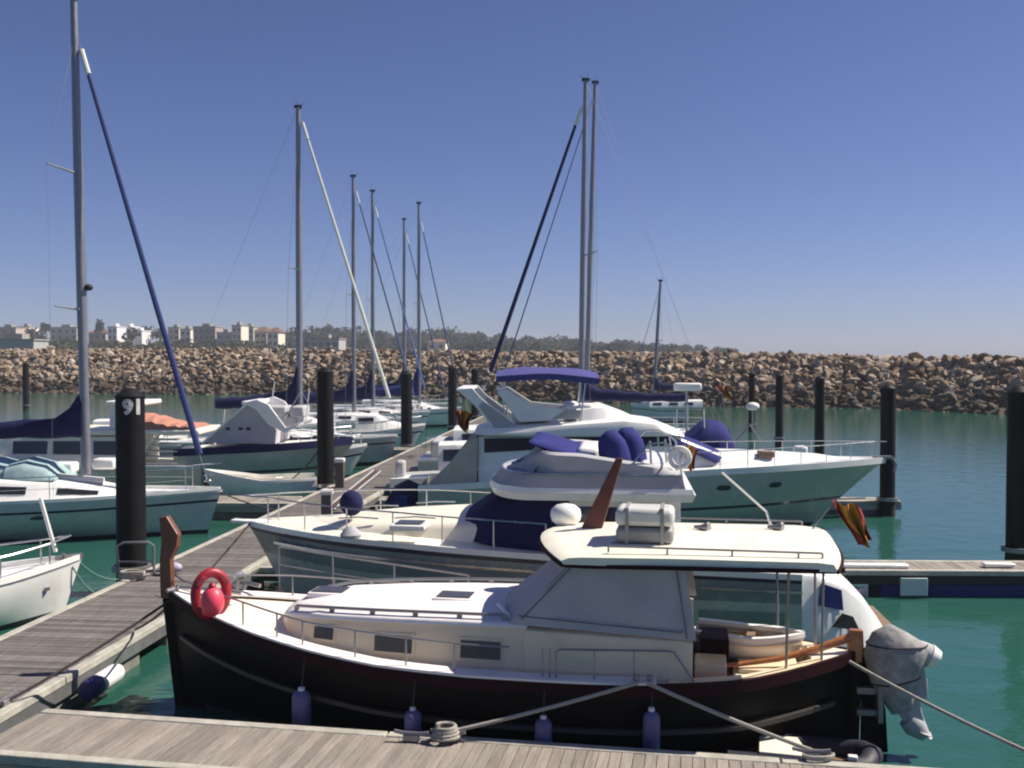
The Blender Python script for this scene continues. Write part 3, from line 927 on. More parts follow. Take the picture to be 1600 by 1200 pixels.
# ================================================================ THE BLACK LLAUT (double ended wooden motor boat in front)
FL = Frame(-.255, 12.725, -10.25)
lt = thing('motor_launch', 'black hulled double ended wooden launch with white deck and grey canvas wheelhouse', 'motor boat', (FL.ox, FL.oy, 0), FL.a)
HL = Hull(4.36, -4.36, 1.45, [(0, 1.14), (.06, 1.09), (.15, 1.02), (.3, 1.02), (.5, 1.03), (.62, 1.07), (.72, 1.15), (.82, 1.25), (.92, 1.38), (1, 1.52)], tmid=.46, full=2.5, dfull=2.9, double=True, depth=.45, pa=3.0, pb=1.5, rake=.22, srake=.1)
HL.build(lt, [BLACK, BOTTOM, STRAKE], nt=40, nk=14, boot=0.02)
HL.strip(lt, STRAKE, 'rub_strake', .03, .97, -.52, -.47, -.06, .02)
HL.strip(lt, MAROON, 'gunwale', .0, .998, -.10, .035, -.03, .045)
HL.strip(lt, PINKW, 'covering_board', .26, .985, .037, .062, -.20, .045)
HL.deck(lt, CREAM, .245, .985, drop=.015, camber=.07, inset=.05, nt=40)
# cockpit: side decks, inner lining, sole, stern deck
for sd in (-1, 1):
    lo = []
    for i in range(13):
        t = lerp(.05, .245, i / 12); w_ = HL.wid(t); x = HL.X(t); z = HL.zs(t)
        wi = max(.02, w_ - .20); wo = max(.03, w_ - .02)
        lo.append([(x, sd * wo, z + .035), (x, sd * wi, z + .035), (x, sd * (wi - .01), .48), (x, sd * (wi + .02), .48)])
    MB().loft(lo).build('cockpit_lining', BEIGE, lt)
lo = []
for i in range(9):
    t = lerp(.05, .25, i / 8); wi = max(.02, HL.wid(t) - .2); lo.append([(HL.X(t), -wi, .47), (HL.X(t), wi, .47), (HL.X(t), wi, .5), (HL.X(t), -wi, .5)])
MB().loft(lo).build('cockpit_sole', TEAK, lt)
HL.deck(lt, CREAM, .0, .06, drop=-.02, camber=.03, name='stern_deck', nt=6)
rows = []
for i in range(11):
    x = lerp(2.50, 3.80, i / 10); y = max(.25, HL.wx(x) - .26); zt_ = lerp(1.06, 1.05, i / 10)
    rows.append([(x, y, .5), (x, y, zt_), (x, y + .06, zt_), (x, y + .06, .5)])
sb_ = MB().loft(rows).build('seat_back', BEIGE, lt)
MB().loft([[(a[1][0], a[1][1] - .03, a[1][2]), (a[1][0], a[1][1] - .03, a[1][2] + .03), (a[1][0], a[1][1] + .12, a[1][2] + .03), (a[1][0], a[1][1] + .12, a[1][2])] for a in rows]).build('seat_capping', PINKW, sb_)
MB().box(2.95, 3.75, -.42, .62, .5, .93).build('bench', CREAM, lt, bevel=.03)
MB().box(3.0, 3.7, -.36, .5, .935, .985).build('bench_cushion', BEIGE, lt, bevel=.02)
MB().box(2.50, 2.86, -.70, -.25, .5, 1.12).build('locker', BEIGE, lt, bevel=.015)
MB().box(2.56, 2.90, -.22, .35, .5, 1.28).build('companion_step', MAROON, lt, bevel=.015)
# stem post, stern post, rudder head, tiller
mb = MB(); q0 = Vector((-4.40, 0, 0))
MB().prism([(-4.12, -.045, .0), (-4.30, -.045, 1.42), (-4.44, -.045, 1.42), (-4.27, -.045, .0)], (0, .09, 0)).build('stem', BLACK, lt, bevel=.015, smooth=0)
out = [(-4.30, 1.425), (-4.30, 1.55), (-4.31, 1.95), (-4.22, 2.12), (-4.20, 2.28), (-4.36, 2.52), (-4.47, 2.50), (-4.44, 2.2), (-4.47, 1.9), (-4.46, 1.5), (-4.458, 1.425)]
mb.prism([(x, -.055, z) for x, z in out], (0, .11, 0)); mb.build('stem_post', WOOD, lt, bevel=.015, smooth=0)
MB().prism([(4.27, -.05, 0), (4.27, -.05, 1.03), (4.43, -.05, 1.03), (4.40, -.05, 0)], (0, .10, 0)).build('stern_post', BLACK, lt, bevel=.015, smooth=0)
out = [(4.26, 1.035), (4.27, 1.30), (4.29, 1.42), (4.44, 1.42), (4.45, 1.2), (4.43, 1.035)]
MB().prism([(x, -.05, z) for x, z in out], (0, .10, 0)).build('rudder_head', VARN, lt, bevel=.015, smooth=0)
rud = MB().prism([(4.42, -.03, -.3), (4.75, -.03, -.3), (4.70, -.03, .5), (4.5, -.03, 1.2), (4.43, -.03, 1.2)], (0, .06, 0)).build('rudder', BLACK, lt, bevel=.01, smooth=0)
ta, tb, tc_ = FL.at(1088, 1044, -.45), FL.at(1215, 1030, -.2), FL.at(1334, 994, 0)
MB().tube([ta, ta.lerp(tb, .5) + Vector((0, 0, -.01)), tb, tb.lerp(tc_, .5) + Vector((0, 0, -.02)), tc_], [.024, .028, .034, .045, .055], 10).build('tiller', VARN, lt)
# cabin trunk
CT = Cabin([(-2.62, .42, 1.16, .30, 1.36, .05), (-2.45, .66, 1.14, .55, 1.44, .07), (-2.0, .90, 1.10, .80, 1.50, .09), (-1.2, 1.02, 1.05, .94, 1.53, .10), (-.4, 1.07, 1.03, 1.00, 1.55, .10), (.62, 1.09, 1.02, 1.03, 1.56, .10)], r=.05)
trunk = CT.build('cabin_trunk', [BEIGE], lt, sub=4)
CTr = Cabin([(x, wt + .02, zt - .035, wt + .005, zt + .022, cr) for x, wb, zb, wt, zt, cr in CT.st], r=.03)
CTr.build('trunk_roof', PINKW, lt, sub=4)
for (a, b_, z0, z1) in ((-2.0, -1.75, .36, .68), (-1.2, -.74, .25, .62), (-.15, .32, .25, .62)):
    CT.window(a, b_, z0, z1, GLASSB, lt, frame=BEIGE)
    CT.window(a, b_, z0, z1, GLASSB, lt, side=1)
for c, zz in (((517, 924), 1.60), ((712, 932), 1.655)):
    p = FL.on(c[0], c[1], zz)
    hb_ = MB(); hb_.box(p.x - .25, p.x + .25, p.y - .21, p.y + .21, 1.55, zz + .02); hh = hb_.build('hatch', PINKW, lt, bevel=.02)
    MB().box(p.x - .21, p.x + .21, p.y - .16, p.y + .16, zz + .022, zz + .034).build('hatch_glass', GLASSB, hh, bevel=.01)
# grab rails along the trunk roof
for sd in (-1, 1):
    mb = MB(); pts = [(x, sd * (CT.at(x)[2] - .07), CT.at(x)[3] + .085) for x in [-2.35 + i * .27 for i in range(11)]]
    mb.tube(pts, .02, 8); gr = mb.build('grab_rail', DSTEEL, lt)
    for p in pts[::2]: MB().box(p[0] - .03, p[0] + .03, p[1] - .015, p[1] + .015, p[2] - .08, p[2]).build('grab_rail_foot', DSTEEL, gr)
# wheelhouse sides below the canvas
CW = Cabin([(.60, 1.12, 1.0, 1.09, 1.52, .05), (1.5, 1.13, 1.0, 1.11, 1.50, .05), (2.36, 1.10, 1.0, 1.09, 1.48, .05), (2.48, 1.08, .98, 1.08, 1.46, .03)], r=.03)
CW.build('wheelhouse_wall', BEIGE, lt)
# canvas enclosure: front and two sides, open behind
zr = 2.29
def wall_pts(sd):
    return [(.42, sd * 1.05, 1.57), (2.52, sd * 1.10, 1.49), (2.40, sd * 1.08, zr), (1.12, sd * 1.06, zr)]
for sd in (-1, 1):
    mb = MB(); q = [Vector(p) for p in wall_pts(sd)]
    n_ = 14; rows = []
    for i in range(n_ + 1):
        u = i / n_; a = q[0].lerp(q[1], u); b_ = q[3].lerp(q[2], u)
        rows.append([a.lerp(b_, j / 8) + Vector((0, sd * .022 * math.sin(math.pi * j / 8) * (math.sin(u * 9 + j * .7) + .6 * math.sin(u * 23 - j * 1.3)), 0)) for j in range(9)])
    mb.loft([r + [p + Vector((0, -sd * .012, 0)) for p in r[::-1]] for r in rows]); cs = mb.build('canvas_panel', GREYC, lt)
    MB().tube([q[0] + Vector((.1, sd * .012, .10)), q[1] + Vector((-.16, sd * .02, .09)), q[1] + Vector((-.15, sd * .02, .12))], .007, 6).build('canvas_seam', SEAM, cs)
    MB().tube([q[1] + Vector((-.10, sd * .02, .02)), q[2] + Vector((-.10, sd * .02, -.02))], .008, 6).build('canvas_seam', SEAM, cs)
    MB().tube([q[0] + Vector((.14, sd * .015, .06)), q[3] + Vector((.02, sd * .015, -.03))], .008, 6).build('canvas_seam', SEAM, cs)
rows = []
for i in range(9):
    y = lerp(-1.05, 1.05, i / 8); bow_ = .22 * (1 - (y / 1.05) ** 2)
    a = Vector((.42 - bow_, y, 1.575 + .09 * (1 - (y / 1.05) ** 2))); b_ = Vector((1.10 - bow_ * .6, y * 1.01, zr))
    rows.append([a.lerp(b_, j / 6) for j in range(7)])
MB().loft([r + [p + Vector((.012, 0, 0)) for p in r[::-1]] for r in rows]).build('canvas_windscreen', GREYC, lt)
wp = MB()
wp.tube([FL.at(779, 944, -.62), FL.at(790, 957, -.8), FL.at(803, 972, -.98)], .028, 8); wp.build('windscreen_frame', WHITE, lt)
# hard roof with dark trim and a sloping brow
xs_ = [(.98, .98, 2.30, .045, .07), (1.04, 1.14, 2.30, .075, .085), (1.3, 1.22, 2.31, .09, .09), (2.2, 1.25, 2.33, .09, .09), (3.4, 1.25, 2.345, .09, .09), (3.95, 1.22, 2.35, .085, .08), (4.08, 1.12, 2.35, .06, .07)]
rows = []
for i in range(17):                                   # built across, so the front edge can bow forward
    u = 2 * i / 16 - 1; y = 1.25 * math.sin(u * math.pi / 2) if abs(u) < 1 else 1.25 * u
    f = (y / 1.25) ** 2; z = 2.305 + .09 * (1 - f); xf = .66 + .40 * f; xa = 4.10 - .12 * f ** 2; h = .095
    rows.append([(xf, y, z + .01), (xf - .02, y, z + .05), (xf + .06, y, z + h - .012), (xf + .2, y, z + h), (2.3, y, z + h + .02), (xa - .2, y, z + h + .03), (xa - .03, y, z + h + .015), (xa, y, z + .06), (xa, y, z + .03), (2.3, y, z + .015)])
MB().loft(rows).build('roof', CREAM, lt)
mb = MB()
mb.loft([[(x, -w_ - .022, z - .035), (x, -w_ + .05, z - .035), (x, -w_ + .05, z + .012), (x, -w_ - .022, z + .012)] for x, w_, z, h, c in xs_])
mb.loft([[(x, w_ + .022, z - .035), (x, w_ - .05, z - .035), (x, w_ - .05, z + .012), (x, w_ + .022, z + .012)] for x, w_, z, h, c in xs_])
mb.tube([(.66 + .40 * (y / 1.25) ** 2 - .02, y, 2.312 + .09 * (1 - (y / 1.25) ** 2)) for y in [-1.25 + .125 * i for i in range(21)]], .024, 6)
mb.tube([(4.10 - .12 * (y / 1.25) ** 4 + .01, y, 2.335 + .09 * (1 - (y / 1.25) ** 2)) for y in [-1.25 + .125 * i for i in range(21)]], .024, 6); mb.build('roof_trim', MAROON, lt)
for sd in (-1, 1):
    mb = MB(); pts = [(x, sd * 1.10, 2.505) for x in (1.55, 2.2, 2.9, 3.6, 3.85)]
    mb.tube(pts, .012, 6); rr_ = mb.build('roof_rail', DSTEEL, lt)
    for p in pts: MB().tube([p, (p[0], p[1], 2.44)], .012, 6).build('roof_rail_foot', DSTEEL, rr_)
for x, y, zb in ((3.52, -.60, 1.06), (3.94, -.30, 1.08), (3.52, .60, 1.06), (3.94, .30, 1.08)):
    MB().tube([(x, y, zb), (x, y * 1.5, 2.34)], .016, 8).build('roof_post', DSTEEL, lt)
# things fixed on the roof
p = FL.on(922, 832, 2.44)
mt = MB(); tp = FL.at(968, 716, p.y)
ax = tp - p
mt.loft([[p + ax * q + Vector((dx * lerp(.135, .045, q), dy * lerp(.05, .03, q), 0)) for dx, dy in ((-1, -1), (1, -1), (1, 1), (-1, 1))] for q in (0, .5, 1)])
mast_ = mt.build('folding_mast', mat('wood_mast', (0.11, 0.03, 0.02), .45, var=.25, scale=5), lt, bevel=.012, smooth=0)
MB().box(p.x - .17, p.x + .17, p.y - .09, p.y + .09, 2.40, 2.50).build('mast_step', CREAM, mast_, bevel=.01)
p = FL.on(884, 826, 2.42)
sl_ = MB().lathe([(.02, 0), (.13, .01), (.185, .06), (.20, .13), (.185, .20), (.12, .255), (.02, .275)], p + Vector((0, 0, .05)), 18).build('radar_dome', WHITE, lt)
MB().tube([p, p + Vector((0, 0, .08))], .07, 10).build('dome_foot', DSTEEL, sl_)
for (a, b_) in ((1097, 838), (1212, 838)):
    p = FL.on(a, b_, 2.43); mb = MB()
    mb.lathe([(.05, 0), (.05, .03), (.025, .04), (.025, .1)], p, 10); mb.lathe([(.02, -.1), (.03, -.02), (.075, .08), (.07, .09)], p + Vector((0, 0, .11)), 10, Matrix.Rotation(R(90), 3, 'Y') @ Matrix.Rotation(R(20), 3, 'X'))
    mb.build('horn', DSTEEL, lt)
p = FL.on(1209, 836, 2.43); a, b_ = FL.at(1198, 800, p.y), FL.at(1128, 738, p.y + .1)
MB().tube([p, a], .018, 6).build('aerial_mount', STEEL, lt); MB().tube([a, b_], .013, 6).build('aerial', WHITE, lt)
# guard rail
rail_h = [(-4.1, 1.70), (-3, 1.62), (-2, 1.50), (0, 1.40), (2.5, 1.40)]
def rl(t, sd, off=-.07):
    x = HL.X(t); return (x, sd * max(0.02, HL.wid(t) + off), interp(rail_h, x))
for sd in (-1, 1):
    g = MB().tube([rl(lerp(.97, .445, i / 24), sd) for i in range(25)], .012, 6).build('guard_rail', DSTEEL, lt)
    for x in (-3.6, -2.95, -2.42, -2.05, -1.35, -.72, -.15, .85):
        t = HL.T(x); q = rl(t, sd); MB().tube([q, (q[0], q[1], HL.zs(t))], .011, 6).build('stanchion', DSTEEL, g)
    pts = []
    for (x, up) in ((1.0, 0), (1.0, .93), (1.05, 1), (2.2, 1), (2.28, .96), (2.52, 0)):
        t = HL.T(x); q = rl(t, sd); pts.append((x, q[1], lerp(HL.zs(t), q[2], up)))
    g2 = MB().tube(pts, .013, 6).build('gate_rail', DSTEEL, lt)
    for x in (.93, 1.42, 1.85):
        t = HL.T(x); q = rl(t, sd); MB().tube([(x, q[1], q[2] - .005), (x, q[1], HL.zs(t))], .011, 6).build('stanchion', DSTEEL, g2)
MB().tube([rl(.97, -1), (-4.25, 0, 1.72), rl(.97, 1)], .014, 6).build('pulpit', DSTEEL, lt)
pts = [FL.at(px, py, 1.12 if px < 500 else 1.3) for px, py in ((436, 854), (520, 868), (616, 882), (732, 899))]
fr_ = MB().tube(pts, .014, 6).build('safety_rail', DSTEEL, lt)
MB().tube([p - Vector((0, 0, .26)) for p in pts], .010, 6).build('wire_rail', DSTEEL, fr_)
for p in pts: MB().tube([p, (p.x, p.y, HL.zx(p.x))], .013, 6).build('stanchion', DSTEEL, fr_)
# anchor gear on the foredeck
mb = MB(); p = FL.on(368, 915, 1.48)
mb.box(p.x - .14, p.x + .14, p.y - .07, p.y + .07, 1.45, 1.52); mb.tube([p + Vector((0, -.16, .12)), p + Vector((0, .16, .12))], .06, 10)
mb.tube([p + Vector((.1, -.02, .06)), p + Vector((.42, -.14, .045))], .03, 8); mb.build('windlass', DSTEEL, lt)
mb = MB(); mb.tube([(-4.2, -.1, 1.60), (-3.7, -.05, 1.58), (-3.35, .02, 1.53)], .03, 8); mb.tube([(-4.25, -.26, 1.58), (-4.17, -.1, 1.60), (-4.25, .06, 1.58)], .03, 8); mb.build('anchor', DSTEEL, lt)
# mooring bitts amidships on the near side
for x in (1.88, 2.02):
    t = HL.T(x); MB().tube([(x, -HL.wid(t) + .03, HL.zs(t)), (x, -HL.wid(t) + .03, HL.zs(t) + .13)], .03, 8).build('bitt', DSTEEL, lt)

# outboard under a grey cover, on a bracket at the stern
ob = thing('outboard_motor', 'grey outboard motor in a canvas cover hung on a bracket at the black launch stern', 'outboard motor', FL.w((4.7, -.1, 0)), FL.a)
def ol(px, py, dy=0):
    v = FL.at(px, py, -.1 + dy); return v - Vector((4.7, -.1, 0))
lp = []
for (lx_, ly_), (rx_, ry_), th in (((1380, 979), (1394, 976), .05), ((1363, 989), (1420, 990), .15), ((1354, 1004), (1447, 1006), .23), ((1350, 1022), (1452, 1016), .26), ((1353, 1044), (1446, 1034), .26), ((1361, 1066), (1436, 1054), .23), ((1376, 1092), (1430, 1078), .18), ((1391, 1114), (1431, 1100), .13)):
    A_, B_ = ol(lx_, ly_), ol(rx_, ry_); c = (A_ + B_) / 2; h_ = (B_ - A_) / 2
    lp.append([c + h_ * (abs(math.cos(u)) ** .8 * (1 if math.cos(u) > 0 else -1)) * (1 + .03 * math.sin(3 * u + lx_)) + Vector((0, th * math.sin(u) * (1 + .05 * math.sin(5 * u + ly_)), 0)) for u in [6.28319 * k / 24 for k in range(24)]])
mc_ = MB().loft(lp).build('motor_cover', GREYM, ob)
for k in (2, 5):
    q = [p + (p - sum(lp[k], Vector()) / 24).normalized() * .006 for p in lp[k]]
    MB().tube(q + q[:1], .009, 5).build('cover_cord', RUBBER, mc_)
mb = MB(); mb.tube([ol(1425, 1012), ol(1440, 1020), ol(1452, 1025), ol(1462, 1029)], [.11, .135, .135, .06], 14); mb.build('tiller_grip', GREYL, ob)
mb = MB(); mb.tube([ol(1452, 1024), ol(1466, 1030)], [.14, .10], 14); mb.build('grip_cap', WHITE, ob)
mb = MB(); mb.loft([[ol(px - w_, py, -.05), ol(px + w_, py, -.05), ol(px + w_, py, .05), ol(px - w_, py, .05)] for px, py, w_ in ((1424, 1035, 18), (1432, 1065, 17), (1436, 1092, 14))]); mb.build('mid_section', GREYL, ob, bevel=.01)
mb = MB(); mb.loft([[ol(px - w_, py, -.06), ol(px, py + 4, -.1), ol(px + w_, py, -.06), ol(px + w_, py, .06), ol(px, py - 4, .1), ol(px - w_, py, .06)] for px, py, w_ in ((1412, 1085, 24), (1420, 1110, 20), (1432, 1135, 15))]); mb.build('leg', GREYL, ob, bevel=.01)
mb = MB(); mb.tube([ol(1418, 1122), ol(1430, 1135), ol(1445, 1150)], [.115, .135, .07], 12); mb.build('gearcase', GREYL, ob)
mb = MB()
for k in range(3):
    a = 2.1 * k + .5; c = ol(1442, 1142)
    M = Matrix.Rotation(R(40), 3, 'Y') @ Matrix.Rotation(a, 3, 'Z')
    mb.loft([[c + M @ Vector((.03, -.03, 0)), c + M @ Vector((.03, .03, .02))], [c + M @ Vector((.10, -.07, -.02)), c + M @ Vector((.10, .07, .03))], [c + M @ Vector((.16, -.03, 0)), c + M @ Vector((.16, .04, .03))]], closed=False, caps=False)
pr = mb.build('propeller', GREYL, ob); sd_ = pr.modifiers.new('thick', 'SOLIDIFY'); sd_.thickness = .012
mb = MB(); mb.box(-.34, -.08, -.05, .05, .70, .78); mb.box(-.34, -.08, -.05, .05, .45, .52); mb.box(-.12, -.06, -.14, .14, .40, .86); mb.build('bracket', DSTEEL, ob, bevel=.008)

# small dark tender squeezed between the stern and the finger
FT = Frame(3.36, 11.18, -14)
td = thing('inflatable_tender', 'small dark inflatable tender tucked under the black launch stern', 'dinghy', (FT.ox, FT.oy, 0), FT.a)
mb = MB(); mb.tube([(-.95, -.33, .2), (.25, -.33, .2), (.5, -.22, .24), (.58, 0, .28), (.5, .22, .24), (.25, .33, .2), (-.95, .33, .2)], .115, 12); mb.build('tube', mat('hypalon_dark', (.02, .02, .035), .6), td)
MB().box(-.85, .4, -.22, .22, .10, .16).build('floor_board', TEAK, td)
MB().prism([(-.62, -.34, .30), (-.08, -.34, .30), (-.2, .2, .30), (-.62, .2, .30)], (0, 0, .04)).build('thwart', CREAM, td, bevel=.01)
MB().box(.30, .40, -.36, -.28, .33, .38).build('valve_cap', WHITE, td, bevel=.01)

# life raft on the roof, ring and buoy on the bow
p = FL.w((1.93, -.50, 2.42))
lr = thing('life_raft', 'white life raft case with rounded corners strapped on the launch roof', 'life raft', p, FL.a)
MB().box(-.33, .33, -.24, .24, .06, .24).build('case', RAFTG, lr, bevel=.05)
MB().box(-.335, .335, -.245, .245, .255, .46).build('lid', RAFTW, lr, bevel=.06)
for x in (-.2, .2):
    MB().box(x - .02, x + .02, -.253, .253, .05, .47).build('strap', RAFTG, lr)
mb = MB(); mb.box(-.38, .30, -.22, -.16, -.01, .06); mb.box(-.38, .30, .16, .22, -.01, .06); mb.build('cradle', DSTEEL, lr)
c = FL.at(330, 928, -.62)
lb = thing('life_ring', 'dark red life ring hung on the launch bow rail', 'life ring', FL.w(c), FL.a + R(46))
mb = MB(); lp = []
for i in range(29):
    a = 6.28319 * i / 28; lp.append([Vector((math.cos(a) * (.20 + .065 * math.cos(b_)), .055 * math.sin(b_), math.sin(a) * (.265 + .065 * math.cos(b_)))) for b_ in [6.28319 * k / 10 for k in range(10)]])
mb.loft(lp, caps=False); mb.build('ring', RED, lb)
for a in (.7, 2.4, 3.9, 5.6):
    MB().obox((math.cos(a) * .20, 0, math.sin(a) * .265), (.14, .125, .06), Matrix.Rotation(-a + 1.57, 3, 'Y') @ Matrix.Rotation(0, 3, 'X')).build('band', mat('band_dark_red', (.2, .02, .03), .7), lb, bevel=.01)
c = FL.at(332, 940, -.84)
by = thing('ball_fender', 'round pink red ball fender hanging inside the life ring on the bow', 'fender', FL.w(c), FL.a)
mb = MB(); mb.ell((0, 0, 0), (.145, .14, .185), 18, 12); mb.build('ball', PINK, by)
MB().lathe([(.04, .16), (.05, .2), (.03, .23)], (0, 0, 0), 10).build('eye', RED, by)

c = FL.at(1172, 1026, .34)
FD = Frame(*FL.w((c.x, .36, 0))[:2], -10.25 - 7)
o = thing('toy_dinghy', 'tiny white dinghy shell lying across the after cockpit of the black launch', 'dinghy', (FD.ox, FD.oy, c.z - .02), FD.a)
HD_ = Hull(-.66, .66, .34, [(0, .34), (.5, .30), (1, .34)], stern_w=.85, tmid=.4, full=2.4, depth=.06, pa=4, pb=1.6, rake=.14)
HD_.build(o, [RAFTW, RAFTW], boot=-1); HD_.deck(o, BEIGE, .03, .96, drop=.10, camber=-.02, inset=.05, name='floor_board', nt=12); HD_.strip(o, WHITE, 'gunwale', 0, .99, -.02, .03, -.06, .03)
HD_.strip(o, BEIGE, 'rubbing_strake', 0, .97, -.10, -.07, -.02, .012)
MB().box(-.05, .05, -.28, .28, .24, .27).build('thwart', TEAK, o)
# fenders on its near side
for k, (px, yt, h, col_) in enumerate(((471, 1076, .46, FEND), (645, 1107, .40, FEND), (849, 1120, .42, FEND), (1018, 1108, .50, FEND))):
    yl = -HL.wx(FL.at(px, yt, -1.5).x) - .13
    p = FL.at(px, yt, yl)
    lab = ['violet fender hanging nearest the bow of the black launch', 'short violet fender just left of the rope cleat on the finger pontoon', 'violet fender below the left hand mooring rope of the black launch', 'long violet fender nearest the stern below the right hand mooring rope'][k]
    x = p.x; top = Vector((x, -HL.wx(x) - .02, HL.zx(x)))
    fender('fender', lab, FL.w((p.x, p.y, p.z - h)), .095 if k else .11, h, col_, FENDW, 'violet fenders on the black launch', rope_to=FL.w(top))

# mooring lines
ca = Vector(ground(700, 1157, .51)); cb = Vector(ground(1268, 1186, .51))
mid = FL.w((1.9, -1.44, 1.1)); 
rope('mooring_rope', 'pale mooring rope from amidships of the black launch down to the left cleat', mid, ca + Vector((0, 0, .09)), .022, .02)
rope('mooring_rope', 'pale mooring rope from amidships of the black launch down to the right cleat', FL.w((2.0, -1.43, 1.1)), cb + Vector((0, 0, .09)), .022, .02)
rope('mooring_rope', 'pale mooring rope from the launch stern going off to the right', FL.w((4.25, -.3, 1.12)), Vector(ground(1760, 1240, .51)), .02, .06)
rope('mooring_rope', 'dark mooring rope from the launch bow along the walkway edge', FL.w((-4.3, -.05, 1.42)), (walk_r(12.0) - .25, 12.0, .55), .018, .04, ROPED)
rope('mooring_rope', 'dark short mooring rope from the launch bow across to the walkway', FL.w((-4.3, .05, 1.40)), (walk_r(15.2) - .2, 15.2, .55), .016, .04, ROPED)
cleat('cleat', 'cleat with a coiled rope on the finger pontoon edge', ca, ang1)
cleat('cleat', 'bare cleat left of the coiled rope on the finger pontoon', Vector(ground(643, 1158, .51)), ang1)
cleat('cleat', 'cleat on the finger pontoon below the black launch stern', cb, ang1)
cleat('cleat', 'cleat at the corner where the launch bow rope meets the walkway', (walk_r(12.0) - .25, 12.0, .51), 1.5)
rd = random.Random(3); pts = []
for i in range(70):
    a = i * .42; r_ = .125 - .055 * (i / 70) + .01 * rd.random()
    pts.append((math.cos(a) * r_ * 1.2, math.sin(a) * r_, .03 + .0022 * i))
o = MB().tube(pts, .02, 6).build('rope_coil', ROPE); o.location = ca + Vector((-.02, -.02, 0)); tag(o, 'coil of pale rope wound round the left cleat', 'rope')
rd = random.Random(4); pts = [(math.cos(i * .5) * (.12 + .001 * i), math.sin(i * .5) * .07, .02 + .001 * i) for i in range(40)]
o = MB().tube(pts, .018, 6).build('rope_coil', ROPE); o.location = cb + Vector((.06, -.03, 0)); tag(o, 'loose coil of rope on the pontoon edge below the launch stern', 'rope')

# fender lying along the walkway edge
a = Vector((walk_r(13.15) + .12, 13.15, .30)); b_ = Vector((walk_r(13.95) + .12, 13.95, .30))
q = (b_ - a).normalized(); M = q.to_track_quat('Z', 'Y').to_matrix()
o = fender('fender', 'white cylindrical fender with navy end tied along the walkway edge', a, .13, .92, FENDW, FENDN, rot=M)
MB().lathe([(.05, -.06), (.12, -.03), (.14, .06), (.14, .22), (.13, .24)], (0, 0, 0), 18, M).build('navy_end', FENDN, o)

# flag on a short staff at the launch roof's after end
p = FL.w((4.0, .55, 2.45)); top = Vector(wall_at(1342, 782, p.y + .15))
o = flag(FL, 'flag', 'limp red and yellow flag hanging beyond the launch roof, in front of the pile', top + Vector((-.12, 0, 0)), .40, .58, 'red and yellow flags', lean=.02, seed=2)
MB().tube([p - top, Vector((-.16, 0, .02)), Vector((.2, 0, .03))], .011, 6).build('staff', DSTEEL, o)

# ================================================================ BOAT 2: white cruiser right behind the launch, bow to the walkway
F2 = Frame(.41, 17.35, -6.2)
b2 = thing('motor_cruiser', 'white motor cruiser with navy windscreen cover and flybridge, moored behind the black launch', 'motor boat', (F2.ox, F2.oy, 0), F2.a)
H2 = Hull(4.16, -5.07, 1.66, [(0, 1.27), (.2, 1.34), (.42, 1.52), (.67, 1.64), (1, 1.70)], stern_w=.92, tmid=.5, full=2.4, depth=.5, pa=5, pb=1.15, rake=1.15)
H2.build(b2, [HSHADE_GREEN, STRIPE, STRIPE, HSHADE_DARK], boot=.12, stripes=((.0, .045, 2), (.045, .22, 3)))
H2.strip(b2, WHITE, 'rub_rail', 0, .995, -.02, .07, -.03, .03)
H2.strip(b2, STEEL, 'knuckle_rail', 0, .93, -.23, -.19, -.05, .025)
H2.deck(b2, CREAM, .36, .99, drop=-.01, camber=.13)
H2.deck(b2, CREAM, 0, .36, drop=.55, camber=.0, inset=.05, name='cockpit_sole')
# cockpit coaming and transom
for sd in (-1, 1):
    MB().loft([[(H2.X(t), sd * (H2.wid(t) - .01), H2.zs(t) + .06), (H2.X(t), sd * (H2.wid(t) - .32), H2.zs(t) + .08), (H2.X(t), sd * (H2.wid(t) - .34), H2.zs(t) - .5), (H2.X(t), sd * (H2.wid(t) - .01), H2.zs(t) - .02)] for t in [.37 * i / 10 for i in range(11)]]).build('coaming', CREAM, b2)
tr = Cabin([(4.165, 1.52, .10, 1.46, 1.345, .02), (4.5, 1.50, .12, 1.38, 1.30, .02), (4.85, 1.46, .14, 1.28, 1.17, .02), (5.15, 1.40, .16, 1.18, .92, .02), (5.38, 1.30, .2, 1.1, .60, .02), (5.5, 1.22, .26, 1.08, .40, .01)], r=.12)
tr.build('transom', WHITE, b2, sub=3)
q = [tr.side(x, f, -1, .006) for x, f in ((4.42, .62), (4.80, .60), (4.78, .88), (4.46, .90))]
MB().prism(q, (0, -.02, .004)).build('locker_door', BLUE, b2, smooth=0)
q = [tr.side(x, f, -1, .006) for x, f in ((4.62, .36), (5.05, .36), (4.95, .56), (4.78, .56))]
MB().prism(q, (0, -.02, .004)).build('locker_recess', RUBBER, b2, smooth=0)
MB().box(5.0, 5.85, -1.2, 1.2, .20, .255).build('swim_platform', TEAK, b2, bevel=.02)
for x0_, x1_ in ((1.2, 2.5), (2.62, 3.9)):
    q = []
    for x, k in ((x0_, .30), (x1_, .30), (x1_, .52), (x0_, .52)):
        p = H2.pt(H2.T(x), k, -1); q.append(Vector((p[0], p[1] - .006, p[2])))
    MB().prism(q, (0, -.012, 0)).build('hull_panel', HSHADE_DARK, b2, smooth=0)
